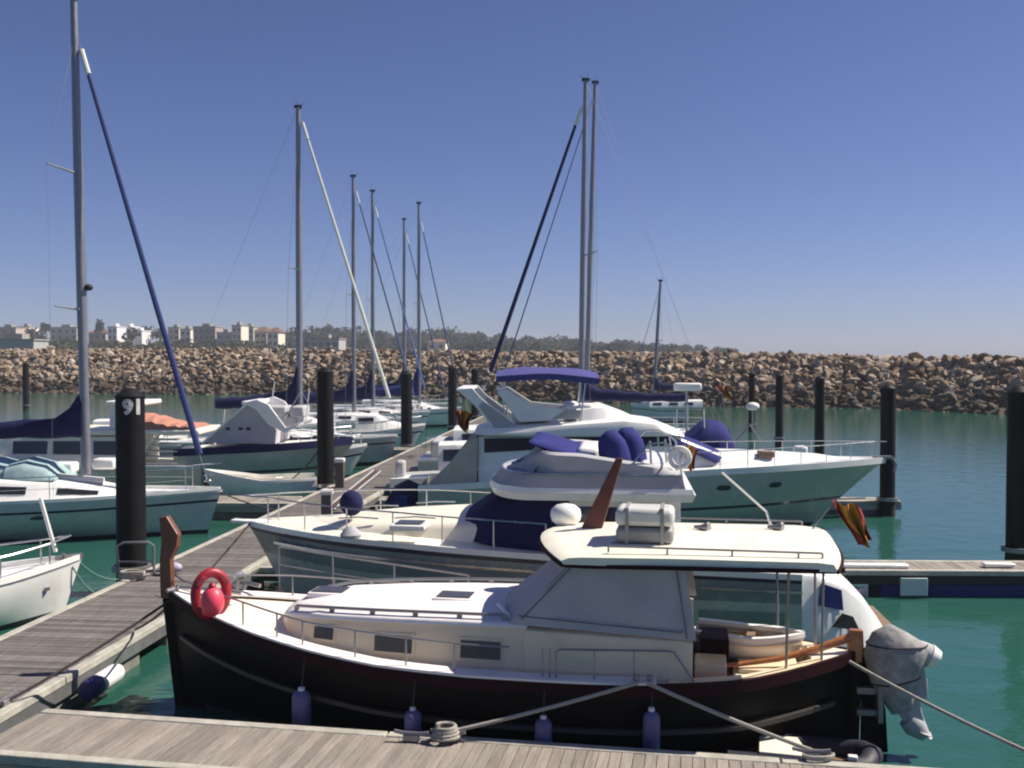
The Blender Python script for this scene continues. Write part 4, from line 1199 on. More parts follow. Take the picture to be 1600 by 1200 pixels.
# low cabin trunk
C2 = Cabin([(-3.9, .35, 1.66, .25, 1.74, .05), (-3.2, .8, 1.66, .66, 1.83, .09), (-2.2, 1.05, 1.64, .92, 1.90, .12), (-1.0, 1.18, 1.60, 1.06, 1.96, .12), (.4, 1.25, 1.55, 1.15, 2.0, .1)], r=.09)
C2.build('foredeck_trunk', CREAM, b2, sub=4)
p = F2.on(641, 819, 1.99); ho = MB(); ho.box(p.x - .28, p.x + .28, p.y - .26, p.y + .26, 1.93, 2.01); hb_ = ho.build('hatch', WHITE, b2, bevel=.02)
MB().box(p.x - .21, p.x + .21, p.y - .19, p.y + .19, 2.013, 2.03).build('hatch_glass', GLASSB, hb_, bevel=.01)
for x in (-2.9, -1.9):
    for sd in (-1, 1):
        q = C2.side(x, .9, sd); MB().tube([(x - .35, sd * (abs(q.y) - .08), q.z + .10), (x, sd * (abs(q.y) - .05), q.z + .13), (x + .35, sd * (abs(q.y) + .01), q.z + .12)], .014, 6).build('grab_rail', STEEL, b2)
# navy cover over the windscreen, saloon behind
nv = Cabin([(-1.42, .55, 1.86, .40, 1.92, .05), (-1.15, 1.05, 1.70, .85, 1.96, .09), (-.62, 1.30, 1.64, 1.05, 2.33, .08), (.35, 1.40, 1.58, 1.22, 2.40, .04), (.62, 1.41, 1.57, 1.25, 2.40, .03)], r=.06)
nv.build('windscreen_cover', NAVY, b2, sub=4)
sal = Cabin([(.625, 1.36, 1.5, 1.2, 2.40, .03), (2.3, 1.36, 1.40, 1.2, 2.40, .03), (2.36, 1.36, 1.38, 1.2, 2.40, .03)], r=.05)
sal.build('saloon', WHITE, b2)
for a, b_ in ((.75, 1.45), (1.55, 2.2)):
    sal.window(a, b_, .42, .86, GLASS, b2); sal.window(a, b_, .42, .86, GLASS, b2, side=1)
# flybridge: a rounded tub, its sun cover and seats
def tub(x0, x1, w_, z0, z1, lean=.25, nose=1.4, out=.0):
    """plan shape rounded at the forward (left) end; returns loops bottom to top"""
    lo = []
    for k in range(7):
        q = k / 6; z = lerp(z0, z1, q); lp = []
        sh_ = lean * q; ww = w_ - out * q
        for i in range(25):
            a = math.pi / 2 + math.pi * i / 24
            lp.append((x0 + sh_ + nose * (1 + math.cos(a) * 1.0) * .9 if False else x0 + sh_ + nose + nose * math.cos(a), ww * math.sin(a), z))
        lp += [(x1 - out * q, -ww, z), (x1 - out * q, ww, z)]
        lo.append(lp)
    return lo
base = tub(-.72, 2.52, 1.52, 2.40, 2.52, lean=-.05, nose=.75, out=-.05)
mb = MB(); mb.loft(base); mb.loft(tub(-.77, 2.55, 1.57, 2.522, 2.60, lean=.02, nose=.75, out=.03)); fb = mb.build('flybridge_deck', WHITE, b2)
MB().loft(tub(-.72, 2.42, 1.53, 2.602, 2.80, lean=.16, nose=.8, out=.06)).build('flybridge_bulwark', GREYL, b2)  # white tub sides, their shade painted in with this grey
MB().tube([(x, y * 1.01, 2.80) for x, y, z in tub(-.56, 2.34, 1.47, 2.8, 2.8, nose=.8)[0][:25]] + [(2.36, -1.48, 2.80)], .018, 6).build('beading', STEEL, b2)
# forward coaming with grey cover, higher in the middle, dropping aft
rows = []
top_z = [(-.1, 2.95), (.12, 3.14), (.8, 3.12), (1.4, 3.03), (2.0, 2.95), (2.3, 2.83)]
for i in range(21):
    x = lerp(-.38, 2.32, i / 20); w_ = 1.44 * min(1, (max(0, x + .48) / .9)) ** .5; zt_ = interp(top_z, x) if x > -.1 else lerp(2.83, 2.95, (x + .38) / .28)
    rows.append([(x, -w_, 2.803), (x, -w_ * .98, zt_ - .04), (x, -w_ * .93, zt_), (x, -w_ * .80, zt_ - .015), (x, -w_ * .78, 2.803)])
    
for sd in (-1, 1):
    MB().loft([[(p[0], p[1] * -sd if sd > 0 else p[1], p[2]) for p in r] for r in rows]).build('flybridge_coaming', GREYL, b2)
ws = MB(); ws.loft([[(-.30 + .30 * (y / 1.2) ** 2, y, 2.803), (.02 + .25 * (y / 1.2) ** 2, y, 3.14), (.05 + .25 * (y / 1.2) ** 2, y, 3.14), (-.25 + .30 * (y / 1.2) ** 2, y, 2.803)] for y in [-1.2 + .2 * i for i in range(13)]])
ws.build('flybridge_screen', GREYL, b2)
MB().box(-.1, 2.36, -1.2, 1.2, 2.603, 2.66).build('flybridge_sole', CREAM, b2)
a = F2.at(830, 690, -.9); b_ = F2.at(912, 716, -.9)
rows = []
for i in range(15):                                   # blue cover laced over the screen, sagging between its edges
    y = lerp(-1.15, 1.0, i / 14); f = 1 - (y / 1.2) ** 4; row = []
    for k in range(20):
        u = 6.28319 * k / 20; cx_, cz_ = math.cos(u), math.sin(u)
        q = (cx_ + 1) / 2; th = (.095 * abs(cz_) ** .8 * (1 if cz_ > 0 else -1)) * f * (1 + .15 * math.sin(i * 1.7 + k))
        row.append((lerp(a.x - .05 * f, b_.x, q), y, lerp(a.z, b_.z, q) + th + .02 * math.sin(i * 1.3)))
    rows.append(row)
MB().loft(rows).build('screen_cover', BLUE, b2, smooth=80)
MB().box(.72, 1.1, -.8, .7, 2.67, 3.16).build('helm_console', WHITE, b2, bevel=.08)
for y, x in ((-.95, 1.36), (-.25, 1.62)):
    mb = MB(); rows = []
    for i in range(9):
        q = i / 8; rr_ = .85 * interp([(0, .8), (.35, 1.0), (.7, .95), (.9, .8), (1, .45)], q)
        rows.append([Vector((x - .08 * q + .30 * rr_ * math.cos(a) * (1 + .08 * math.sin(3 * a + q * 4)), y + .27 * rr_ * math.sin(a) * (1 + .06 * math.sin(5 * a)), 2.67 + .76 * q + .03 * math.sin(2 * a + y))) for a in [6.28319 * k / 18 for k in range(18)]])
    mb.loft(rows).build('seat_cover', BLUE, b2, smooth=70)
MB().box(1.75, 2.28, -1.15, 1.15, 2.67, 2.93).build('bench', WHITE, b2, bevel=.06)
rr = MB(); rr.tube([(1.6, -1.40, 2.95), (1.85, -1.4, 3.28), (2.1, -1.4, 3.3), (2.3, -1.4, 3.2), (2.38, -1.4, 2.7)], .018, 6); rr.tube([(1.6, 1.40, 2.95), (1.85, 1.4, 3.28), (2.1, 1.4, 3.3), (2.3, 1.4, 3.2), (2.38, 1.4, 2.7)], .018, 6); rr.tube([(2.3, -1.4, 3.2), (2.34, 0, 3.22), (2.3, 1.4, 3.2)], .018, 6); rr.build('pushpit_rail', STEEL, b2)
for x, y in ((1.9, -1.32), (2.15, -.9)):
    MB().tube([(x, y, 2.95), (x - .02, y, 3.32)], .02, 6).build('rod_holder', STEEL, b2)
c = F2.at(1062, 715, -1.2)
mb = MB(); lp = []
for i in range(21):
    al = 6.28319 * i / 20; lp.append([c + Vector((math.cos(al) * (.15 + .04 * math.cos(k)), .04 * math.sin(k), math.sin(al) * (.15 + .04 * math.cos(k)))) for k in [6.283 * j / 8 for j in range(8)]])
mb.loft(lp, caps=False); mb.build('horseshoe_buoy', WHITE, b2)
H2.rails(b2, STEEL, .42, .95, .52, 6, r=.014, dy=-.1)
mb = MB(); ea = H2.edge(.95, .95, .52, -.1, -1)[0]; eb = H2.edge(.95, .95, .52, -.1, 1)[0]; tip = (-5.15, 0, 2.2)
mb.tube([ea, (-4.9, ea[1] * .6, 2.2), tip, (-4.9, eb[1] * .6, 2.2), eb], .016, 6); mb.build('pulpit', STEEL, b2)
MB().prism([(-4.6, -.12, 1.70), (-5.35, -.1, 1.73), (-5.35, .1, 1.73), (-4.6, .12, 1.70)], (0, 0, .05)).build('bow_plate', WHITE, b2, bevel=.01)
p = F2.on(548, 832, 1.85); mb = MB(); mb.lathe([(.16, 0), (.17, .05), (.10, .14), (.05, .18)], p - Vector((0, 0, .08)), 14); mb.build('vent_cowl', GREYL, b2)
p = F2.at(549, 786, -.5); o = thing('ball_fender', 'round navy covered ball fender standing on the white cruiser foredeck rail', 'fender', F2.w(p))
MB().ell((0, 0, 0), (.20, .17, .22), 16, 10).build('ball', NAVY, o); MB().tube([(0, 0, -.2), (0, 0, -.42)], .02, 6).build('post', STEEL, o)
MB().tube([F2.at(910, 690, .9), F2.at(908, 770, .9)], .012, 6).build('aerial', WHITE, b2)
top = Vector(F2.w(F2.at(1076, 694, -.6)))
o = flag(F2, 'flag', 'small limp red and yellow flag above the white cruiser flybridge rail', top, .22, .46, 'red and yellow flags', seed=4)
MB().tube([(-.35, 0, -.75), (-.02, 0, .05)], .012, 6).build('staff', STEEL, o)
rope('mooring_rope', 'dark mooring rope from the white cruiser bow onto the walkway', F2.w((-5.0, -.1, 1.72)), (walk_r(16.2) - .15, 16.2, .55), .016, .05, ROPED)

# ================================================================ BOAT 3: tall flybridge yacht, bow to the right
F3 = Frame(3.9, 27.9, -1)
b3 = thing('flybridge_yacht', 'long white flybridge yacht with blue bimini top and bow pointing right', 'motor boat', (F3.ox, F3.oy, 0), F3.a)
H3 = Hull(-6.3, 6.3, 1.78, [(0, 1.25), (.3, 1.5), (.6, 1.70), (.85, 1.80), (1, 1.86)], stern_w=.9, tmid=.45, full=2.1, depth=.5, pa=5, pb=.95, rake=2.6)
HSHADE_SEA = mat('hull_white_sea_shade', (0.38, 0.42, 0.36), 0.25, var=.05, scale=2)  # white hull; shade and green water reflection are put into this tint
H3.build(b3, [HSHADE_SEA, STRIPE, STRIPE], boot=.08, stripes=((.42, .455, 2),))
H3.strip(b3, WHITE, 'rub_rail', 0, .995, -.10, .06, -.03, .035)
H3.deck(b3, WHITE, .42, .99, drop=-.02, camber=.14)
H3.deck(b3, CREAM, 0, .42, drop=.5, camber=0, inset=.06, name='cockpit_sole')
for x in (1.6, 3.1):
    t = H3.T(x); mb = MB(); lo = []
    for k, s_ in ((.17, .5), (.2, 1), (.235, 1), (.265, .5)):
        pass
    q = [H3.pt(t + dx * .017, k, -1) for dx, k in ((-1, .2), (-.6, .17), (.6, .17), (1, .2), (.6, .23), (-.6, .23))]
    mb.prism([(a_[0], a_[1] - .012, a_[2]) for a_ in q], (0, .02, 0)); mb.build('porthole', GLASS, b3, smooth=0)
fd = Cabin([(.3, 1.25, 1.68, 1.1, 2.02, .1), (1.5, 1.2, 1.74, 1.05, 2.02, .12), (3.0, 1.0, 1.79, .8, 2.0, .1), (4.4, .6, 1.84, .45, 1.95, .06), (5.0, .3, 1.86, .2, 1.9, .02)], r=.1)
fd.build('foredeck_trunk', WHITE, b3, sub=3)
ho = C3 = Cabin([(-4.75, 1.42, 1.05, 1.34, 2.56, .02), (-3.2, 1.45, 1.3, 1.34, 2.58, .02), (-.2, 1.45, 1.6, 1.30, 2.60, .02), (.35, 1.40, 1.68, 1.22, 2.58, .02), (1.75, 1.12, 1.75, .98, 1.98, .06)], r=.06)
C3.build('saloon', WHITE, b3, sub=4)
for a, b_ in ((-4.6, -3.0), (-2.95, -1.5), (-1.45, -.1), (-.05, .36)):
    C3.window(a, b_, .72, .97, GLASSN, b3); C3.window(a, b_, .72, .97, GLASSN, b3, side=1)
# windscreen under a blue cover
rows = []
for i in range(13):
    y = -1.30 + 2.6 * i / 12; f = (y / 1.3) ** 2
    rows.append([(.42 - .35 * f, y, 2.52), (.50 - .35 * f, y, 2.60), (1.2 - .4 * f, y, 2.32 - .05 * f + .03 * math.sin(i * 2)), (1.98 - .55 * f, y, 1.99 + .03 * math.sin(i * 1.7)), (1.95 - .55 * f, y, 1.90 - .03 * f)])
MB().loft(rows).build('windscreen_cover', BLUE, b3, smooth=80)
# flybridge deck moulding
rows = []
for x, w_, z0, z1 in ((-4.85, 1.30, 2.62, 2.72), (-4.6, 1.55, 2.605, 2.80), (-2.5, 1.62, 2.60, 2.92), (-1.0, 1.6, 2.60, 3.05), (-.2, 1.52, 2.60, 2.95), (.35, 1.38, 2.59, 2.74), (.62, 1.2, 2.585, 2.62)):
    rows.append([(x, -w_, z0), (x, -w_ - .03, (z0 + z1) / 2 - .05), (x, -w_ + .05, lerp(z0, z1, .85)), (x, -w_ + .22, z1), (x, 0, z1 + .05), (x, w_ - .22, z1), (x, w_ - .05, lerp(z0, z1, .85)), (x, w_ + .03, (z0 + z1) / 2 - .05), (x, w_, z0)])
MB().loft(rows).build('flybridge_deck', WHITE, b3)
for x in (.02, .12, .22):
    MB().box(x, x + .04, -1.1, -.45, 2.845 - .62 * x, 2.875 - .62 * x).build('step_tread', GREYL, b3)
# swept aft arch: two raked side panels with a cross beam
for y in (-1.45, 1.39):
    pts = [F3.at(px, py, -1.4) for px, py in ((713, 608), (738, 606), (752, 622), (805, 660), (795, 672), (770, 668), (742, 634))]
    MB().prism([(p.x, y, p.z) for p in pts], (0, .06, 0)).build('arch_leg', WHITE, b3, bevel=.012, smooth=0)
    pts = [F3.at(px, py, -1.4) for px, py in ((748, 634), (756, 627), (803, 662), (806, 668), (772, 668))]
    MB().prism([(p.x, y - .012, p.z) for p in pts], (0, .01, 0)).build('arch_panel', GREYL, b3, smooth=0)
p = F3.at(725, 606, -1.4); MB().box(p.x - .2, p.x + .2, -1.38, 1.38, p.z - .1, p.z).build('arch_beam', WHITE, b3, bevel=.03)
# coaming of the flybridge: sloping panels, higher forward
def cpoly(name, pts, yl, m, th=.05):
    q = [F3.at(px, py, yl) for px, py in pts]
    return MB().prism([(p.x, yl, p.z) for p in q], (0, th, 0)).build(name, m, b3, bevel=.012, smooth=0)
for yl in (-1.36, 1.30):
    q = [F3.at(px, py, -1.36) for px, py in ((776, 612), (790, 608), (830, 634), (905, 641), (900, 654), (812, 660))]
    MB().prism([(p.x, yl, p.z) for p in q], (0, .06, 0)).build('flybridge_coaming', WHITE, b3, bevel=.015, smooth=0)
    q = [F3.at(px, py, -1.36) for px, py in ((862, 655), (885, 640), (908, 641), (905, 655))]
    MB().prism([(p.x, yl - .012, p.z) for p in q], (0, .01, 0)).build('coaming_panel', GREYL, b3, smooth=0)
a = F3.at(905, 655, -1.3)
fs = Cabin([(-2.2, 1.30, 2.9, 1.22, 3.28, .02), (-1.5, 1.28, 2.95, 1.15, 3.36, .03), (-.9, 1.15, 2.98, .9, 3.14, .03), (-.62, 1.0, 2.98, .8, 3.02, .02)], r=.06)
fs.build('flybridge_cowl', WHITE, b3, sub=2)
for x, y in ((-2.3, -.7), (-2.3, .3), (-1.95, -.9)):
    MB().box(x - .2, x + .2, y - .25, y + .25, 2.97, 3.42).build('seat', WHITE, b3, bevel=.08)
MB().box(-3.9, -2.9, -1.1, 1.1, 2.93, 3.25).build('sunpad', CREAM, b3, bevel=.08)
# bimini
x0, x1 = F3.at(775, 585, -1.2).x, F3.at(936, 588, -1.2).x
rows = []
for i in range(9):
    u = i / 8; x = lerp(x0, x1, u); zc = 4.13 + .10 * math.sin(u * math.pi) - .05 * u
    rows.append([(x, y, zc + .16 * (1 - (y / 1.25) ** 2) - .02 * math.cos(u * 12) * (1 - abs(y))) for y in [-1.3 + .26 * k for k in range(11)]])
top_ = [[Vector(p) for p in r] for r in rows]
MB().loft([r + [p - Vector((0, 0, .05)) for p in r[::-1]] for r in top_]).build('bimini', BIMINI, b3)
for sd in (-1, 1):
    MB().loft([[p[0 if sd < 0 else -1] + Vector((0, sd * .012, .01)), p[0 if sd < 0 else -1] + Vector((0, sd * .012, -.15)), p[0 if sd < 0 else -1] + Vector((0, 0, -.15)), p[0 if sd < 0 else -1] + Vector((0, 0, .01))] for p in top_]).build('bimini_valance', BIMINI, b3)
for x in (x0 + .15, x1 - .35):
    for sd in (-1, 1):
        MB().tube([(x, sd * 1.27, 4.0), (x + (.1 if x < -3 else -.15), sd * 1.33, 2.9)], .022, 6).build('bimini_pole', STEEL, b3)
# after cockpit under a grey canopy, bathing platform
for sd in (-1, 1):
    q = [(-4.76, 2.55), (-4.80, 1.15), (-6.15, 1.15), (-5.75, 1.55), (-5.05, 2.45)]
    MB().prism([(x, sd * 1.50, z) for x, z in q], (0, -sd * .02, 0)).build('cockpit_canopy', SAND, b3, smooth=0)
MB().loft([[(-4.8, y, 2.55), (-5.05, y, 2.46), (-5.75, y, 1.56), (-6.15, y, 1.2), (-6.12, y, 1.2), (-5.72, y, 1.52), (-5.03, y, 2.42), (-4.8, y, 2.50)] for y in (-1.48, 0, 1.48)]).build('canopy_flap', SAND, b3)
for sd in (-1, 1):
    MB().loft([[(H3.X(t), sd * (H3.wid(t) - .01), H3.zs(t) + .03), (H3.X(t), sd * (H3.wid(t) - .25), H3.zs(t) + .04), (H3.X(t), sd * (H3.wid(t) - .27), H3.zs(t) - .45), (H3.X(t), sd * (H3.wid(t) - .01), H3.zs(t) - .02)] for t in [.42 * i / 10 for i in range(11)]]).build('coaming', WHITE, b3)
MB().box(-7.2, -6.32, -1.5, 1.5, .32, .42).build('swim_platform', TEAK, b3, bevel=.03)
H3.rails(b3, STEEL, .56, .97, .50, 7, r=.013, dy=-.12)
mb = MB(); ea = H3.edge(.97, .97, .5, -.12, -1)[0]; eb = H3.edge(.97, .97, .5, -.12, 1)[0]
mb.tube([ea, (6.15, ea[1] * .6, 2.34), (6.28, 0, 2.34), (6.15, eb[1] * .6, 2.34), eb], .014, 6); mb.build('pulpit', STEEL, b3)
mb = MB(); mb.box(5.95, 6.42, -.1, .1, 1.87, 1.95); mb.tube([(6.45, 0, 1.9), (6.55, 0, 1.72), (6.5, 0, 1.5)], .04, 8); mb.build('bow_anchor', DSTEEL, b3)
p = F3.on(1225, 725, 2.0); mb = MB(); mb.box(p.x - .2, p.x + .2, -.9, -.55, 1.98, 2.15); mb.build('deck_locker', TEAK, b3, bevel=.03)
# covered tender on its platform
o = thing('covered_tender', 'small tender under a navy cover at the stern of the flybridge yacht', 'dinghy', F3.w((-6.75, -.2, .43)), F3.a + R(90))
mb = MB(); rows = []
for i in range(13):
    u = i / 12; x = lerp(-1.25, 1.25, u); w_ = .5 * (1 - abs(2 * u - 1) ** 3.0) + .06; h_ = .50 * (1 - abs(2 * u - 1) ** 2.5) + .12 + .05 * math.sin(i * 2.2)
    rows.append([(x, -w_, .16), (x, -w_ * 1.03, .3), (x, -w_ * .6, h_ * .85 + .16), (x, 0, h_ + .22), (x, w_ * .6, h_ * .85 + .16), (x, w_ * 1.03, .3), (x, w_, .16)])
mb.loft(rows); mb.build('cover', NAVY, o)
mb = MB(); mb.tube([(-1.2, -.45, .1), (.8, -.45, .1), (1.25, 0, .14), (.8, .45, .1), (-1.2, .45, .1)], .13, 10); mb.build('tube', GREYL, o)
MB().box(-1.5, -1.22, -.16, .16, .0, .62).build('engine_cover', BLUE, o, bevel=.08)
for k, (px, py, lab, m_) in enumerate(((690, 722, 'dark folded bicycle like heap of gear by the gangway on the walkway', RUBBER), (655, 738, 'pale coiled hose on the walkway by the yacht stern', GREYL))):
    x, y, z = ground(px, py, .5); rd = random.Random(20 + k)
    pts = [(math.cos(i * .8) * .38 * rd.uniform(.6, 1.1), math.sin(i * .8) * .3 * rd.uniform(.6, 1.1), .05 + .008 * i * (1.4 - k) + .03 * rd.random()) for i in range(40)]
    o = MB().tube(pts, .03, 6).build('gear_heap' if k == 0 else 'hose_coil', m_); o.location = (x, y, z); tag(o, lab.replace('bicycle like ', ''), 'gear' if k == 0 else 'hose')
# gangway from the stern to the walkway
ga, gb = Vector((-3.6, 27.3, 1.55)), Vector((walk_r(26.6) - .35, 26.5, .66))
o = thing('gangway', 'narrow pale gangway sloping from the flybridge yacht stern to the walkway', 'gangway', ga)
d = gb - ga; n_ = d.cross(Vector((0, 0, 1))).normalized() * .19
MB().prism([-n_, n_, d + n_, d - n_], (0, 0, .05)).build('board', TEAK, o, smooth=0)
for sd in (-1, 1):
    MB().tube([n_ * sd + Vector((0, 0, .05)), n_ * sd + d + Vector((0, 0, .05))], .03, 6).build('side_rail', WHITE, o)
top = Vector(wall_at(722, 640, 27.2))
o = flag(F3, 'flag', 'crumpled red and yellow flag on a staff at the flybridge yacht stern', top, .52, .60, 'red and yellow flags', seed=7)
MB().tube([(.25, 0, -1.15), (-.02, 0, .06)], .018, 6).build('staff', WOOD, o)

FG = Frame(1.4, 36.3, -1)
bg = thing('motor_boat', 'white motor boat mostly hidden beyond the flybridge yacht, stern towards the walkway', 'motor boat', (FG.ox, FG.oy, 0), FG.a)
HG = Hull(-4.6, 5.0, 1.6, [(0, 1.1), (.5, 1.25), (1, 1.6)], stern_w=.9, tmid=.45, depth=.45, pa=4.5, pb=1.1, rake=1.4)
HG.build(bg, [HSHADE_GREEN, BOTTOM], boot=.1); HG.deck(bg, WHITE, 0, .99, camber=.08); HG.strip(bg, WHITE, 'rub_rail', 0, .99, -.03, .07, -.04, .03)
CG = Cabin([(-3.4, 1.25, 1.1, 1.1, 2.15, .05), (-.5, 1.25, 1.2, 1.05, 2.25, .06), (.6, 1.1, 1.25, .9, 1.7, .06), (2.6, .8, 1.35, .6, 1.6, .05)], r=.08)
CG.build('cabin', WHITE, bg, sub=3)
for a in (-3.1, -1.9, -.8): CG.window(a, a + .95, .5, .85, GLASS, bg)
MB().box(-4.2, -3.5, -1.1, 1.1, 1.12, 1.75).build('engine_cover', GREYL, bg, bevel=.1)
HG.rails(bg, STEEL, .0, .95, .55, 7, r=.014)
# ================================================================ LEFT HAND BOATS
# big sailing boat, bow to the walkway
F5 = Frame(-13.8, 26.6, 2)
H5 = Hull(-6.1, 6.2, 1.75, [(0, 1.05), (.4, 1.0), (.75, 1.08), (1, 1.18)], stern_w=.75, tmid=.45, full=2.0, depth=.5, pa=3.0, pb=1.2, rake=.55)
C5 = Cabin([(-2.4, 1.2, 1.0, 1.08, 1.58, .06), (.5, 1.2, 1.0, 1.02, 1.56, .07), (2.2, 1.05, 1.02, .82, 1.46, .06), (3.6, .7, 1.05, .45, 1.22, .05), (4.3, .35, 1.08, .2, 1.12, .02)], r=.09)
m5 = F5.at(135, 738, 0); t5 = F5.at(115, -4, 0)
sb5 = F5.at(326, 757, 0)
s5 = sailboat(F5, 'sailing_yacht', 'big white sailing yacht at left with tall mast, navy boom cover and furled navy headsail', H5, m5.x, t5.z, .125, t5.x - m5.x, boom=(5.2, 2.65), cover=NAVY, stay_top=.905, stay_bot=sb5, stay_m=mat('sail_strip_blue', (.025, .04, .16), .8), stay_r=.075, hullm=[HSHADE_GREY, BOTTOM, STRIPE], cabin=C5, spreaders=((.64, 1.15), (.36, 1.0)), backstay=False)
for x in (-3.4, -2.6):
    MB().tube([(x, -.9, 1.0), (x, -.9, 1.75), (x, .9, 1.75), (x, .9, 1.0)], .02, 6).build('pushpit_rail', STEEL, s5)
for px, hw_ in ((58, .85), (8, .8)):
    x = F5.at(px, 735, -.3).x; zb = 1.50
    Cabin([(x - .62, hw_, zb, hw_ * .9, zb + .34, .10), (x - .2, hw_, zb, hw_ * .88, zb + .42, .12), (x + .3, hw_ * .95, zb, hw_ * .8, zb + .30, .10), (x + .62, hw_ * .9, zb, hw_ * .8, zb + .05, .03)], r=.14).build('spray_hood', TEALC, s5, sub=2)
for px, py in ((100, 728), (165, 722)):
    p = F5.at(px, py, .6); MB().box(p.x - .3, p.x + .3, .4, .9, p.z - .18, p.z + .1).build('deck_box', WHITE, s5, bevel=.06)
MB().tube([(1.6, -.4, 1.62), (3.2, -.2, 1.42)], .09, 8).build('deck_bag', SAILC, s5)
for px, py in ((47, 811),):
    t = H5.T(F5.at(px, py, -1.7).x); q = H5.pt(t, .26, -1)
    MB().ell((q[0], q[1] + .012, q[2]), (.32, .03, .055), 14, 6).build('porthole', GLASS, s5)
p = F5.at(131, 449, 0); MB().ell((p.x + .12, p.y, p.z), (.12, .1, .09), 12, 8).build('steaming_light', RUBBER, s5)
rope('mooring_rope', 'dark mooring rope from the big sailing yacht bow to the walkway', F5.w((6.0, 0, 1.15)), (walk_l(27.2) + .2, 27.2, .55), .02, .05, ROPED)

# small white boat in the near left corner
F4 = Frame(-10.25, 16.2, 40)
H4 = Hull(-3.0, 3.3, 1.1, [(0, .85), (.5, .82), (.8, .92), (1, 1.04)], stern_w=.8, tmid=.4, full=2.2, depth=.35, pa=3.4, pb=1.25, rake=.45)
s4 = thing('small_boat', 'small white boat with pale rails poking in at the left edge', 'boat', (F4.ox, F4.oy, 0), F4.a)
H4.build(s4, [WHITE, BOTTOM], boot=.13)
H4.deck(s4, WHITE, 0, .99); H4.strip(s4, WHITE, 'gunwale', 0, .99, -.03, .06, -.04, .025)
Cabin([(-1.8, .8, .8, .7, 1.35, .05), (.3, .8, .8, .66, 1.3, .06), (1.6, .5, .86, .36, 1.05, .04)], r=.08).build('cabin', WHITE, s4, sub=2)
H4.rails(s4, STEEL, .2, .9, .40, 5, r=.02, dy=-.1)
mb = MB(); ea = H4.edge(.9, .9, .4, -.1, -1)[0]; eb = H4.edge(.9, .9, .4, -.1, 1)[0]; mb.tube([ea, (3.1, 0, 1.44), eb], .02, 6); mb.build('pulpit', STEEL, s4)
pa = F4.at(87, 862, 0); pb_ = F4.at(63, 778, 0)
MB().tube([pa, pb_], .035, 8).build('bow_pole', WHITE, s4)
mb = MB(); mb.box(2.85, 3.3, -.06, .06, 1.03, 1.1); mb.tube([(3.0, -.1, 1.08), (3.0, .1, 1.08)], .05, 8); mb.build('bow_roller', DSTEEL, s4)
q = H4.pt(.90, .28, -1); MB().box(q[0] - .07, q[0] + .07, q[1] - .02, q[1] + .02, q[2] - .03, q[2] + .03).build('hull_fitting', DSTEEL, s4)
rope('mooring_rope', 'pale green mooring rope from the small white boat bow to the walkway by the pile', F4.w((3.2, 0, 1.0)), (walk_l(19.4) + .12, 19.4, .55), .014, .25, ROPEG)
rope('mooring_rope', 'slack green mooring rope under the other one, small white boat to the walkway', F4.w((3.1, -.1, .9)), (walk_l(18.8) + .12, 18.8, .55), .014, .40, ROPEG)
# the frame and rope tangle at the foot of the numbered pile
px_, py_ = walk_l(19.2) + .18, 19.2
o = thing('boarding_ladder', 'pale tubular ladder frame standing on the walkway at the foot of the numbered pile', 'ladder', (px_, py_, .5), R(5))
MB().tube([(-.35, .1, 0), (-.38, .1, .55), (-.25, .1, .62), (.2, .1, .62), (.3, .1, .55), (.3, .1, 0)], .025, 8).build('hoop', DSTEEL, o)
MB().tube([(-.35, .1, .25), (.3, .1, .25)], .02, 8).build('rung', DSTEEL, o)
MB().tube([(-.35, .1, .05), (.8, .15, .08)], .03, 8).build('foot_rail', DSTEEL, o)
rd = random.Random(8); pts = [(math.cos(i * .7) * (.2 + .12 * rd.random()), math.sin(i * .7) * .16, .02 + .004 * i + .02 * rd.random()) for i in range(36)]
o = MB().tube(pts, .022, 6).build('rope_coil', ROPE); o.location = (px_ + .05, py_ - .35, .5); tag(o, 'tangle of rope on the walkway in front of the numbered pile', 'rope')
o = thing('fender', 'pale lilac fender lying by the ladder at the foot of the numbered pile', 'fender', (px_ + .62, py_ + .1, .64), 0)
MB().ell((0, 0, 0), (.22, .11, .11), 14, 8).build('body', mat('fender_lilac', (.4, .38, .5), .5), o)

# sport boat seen beyond the big sailing yacht: cream flydeck, stair, terracotta cloth
FA = Frame(-14.4, 36.9, 1)
ba = thing('motor_boat', 'cream motor boat with stern stair and terracotta cloth, half hidden by the numbered pile', 'motor boat', (FA.ox, FA.oy, 0), FA.a)
HA = Hull(3.6, -6.5, 1.7, [(0, .80), (.5, .95), (1, 1.5)], stern_w=.95, tmid=.4, depth=.5, pa=5, rake=1)
HA.build(ba, [BEIGE, BOTTOM], boot=.05); HA.deck(ba, CREAM, 0, 1, camber=.04)
HA.strip(ba, WHITE, 'rub_rail', 0, .99, -.02, .06, -.03, .03)
CA_ = Cabin([(-4.5, 1.0, .95, .8, 1.6, .05), (-3.2, 1.35, .9, 1.2, 1.86, .05), (1.2, 1.4, .8, 1.3, 1.88, .05)], r=.06)
CA_.build('deckhouse', CREAM, ba, sub=2)
for a in (-3.0, -1.6, -.2): CA_.window(a, a + 1.2, .4, .85, GLASS, ba)
MB().box(-2.5, 3.5, -1.45, 1.45, 1.93, 2.12).build('flydeck', CREAM, ba, bevel=.05)
for x, y in ((3.3, -1.3), (3.3, 1.3)): MB().tube([(x, y, .8), (x, y, 1.93)], .04, 8).build('deck_post', CREAM, ba)
st_ = MB()
for sd in (0, .55): st_.tube([(1.35 + .62, -1.5 + sd, 1.9), (1.15 + .1, -1.5 + sd, .82)], .035, 6)
o2 = st_.build('stair', CREAM, ba)
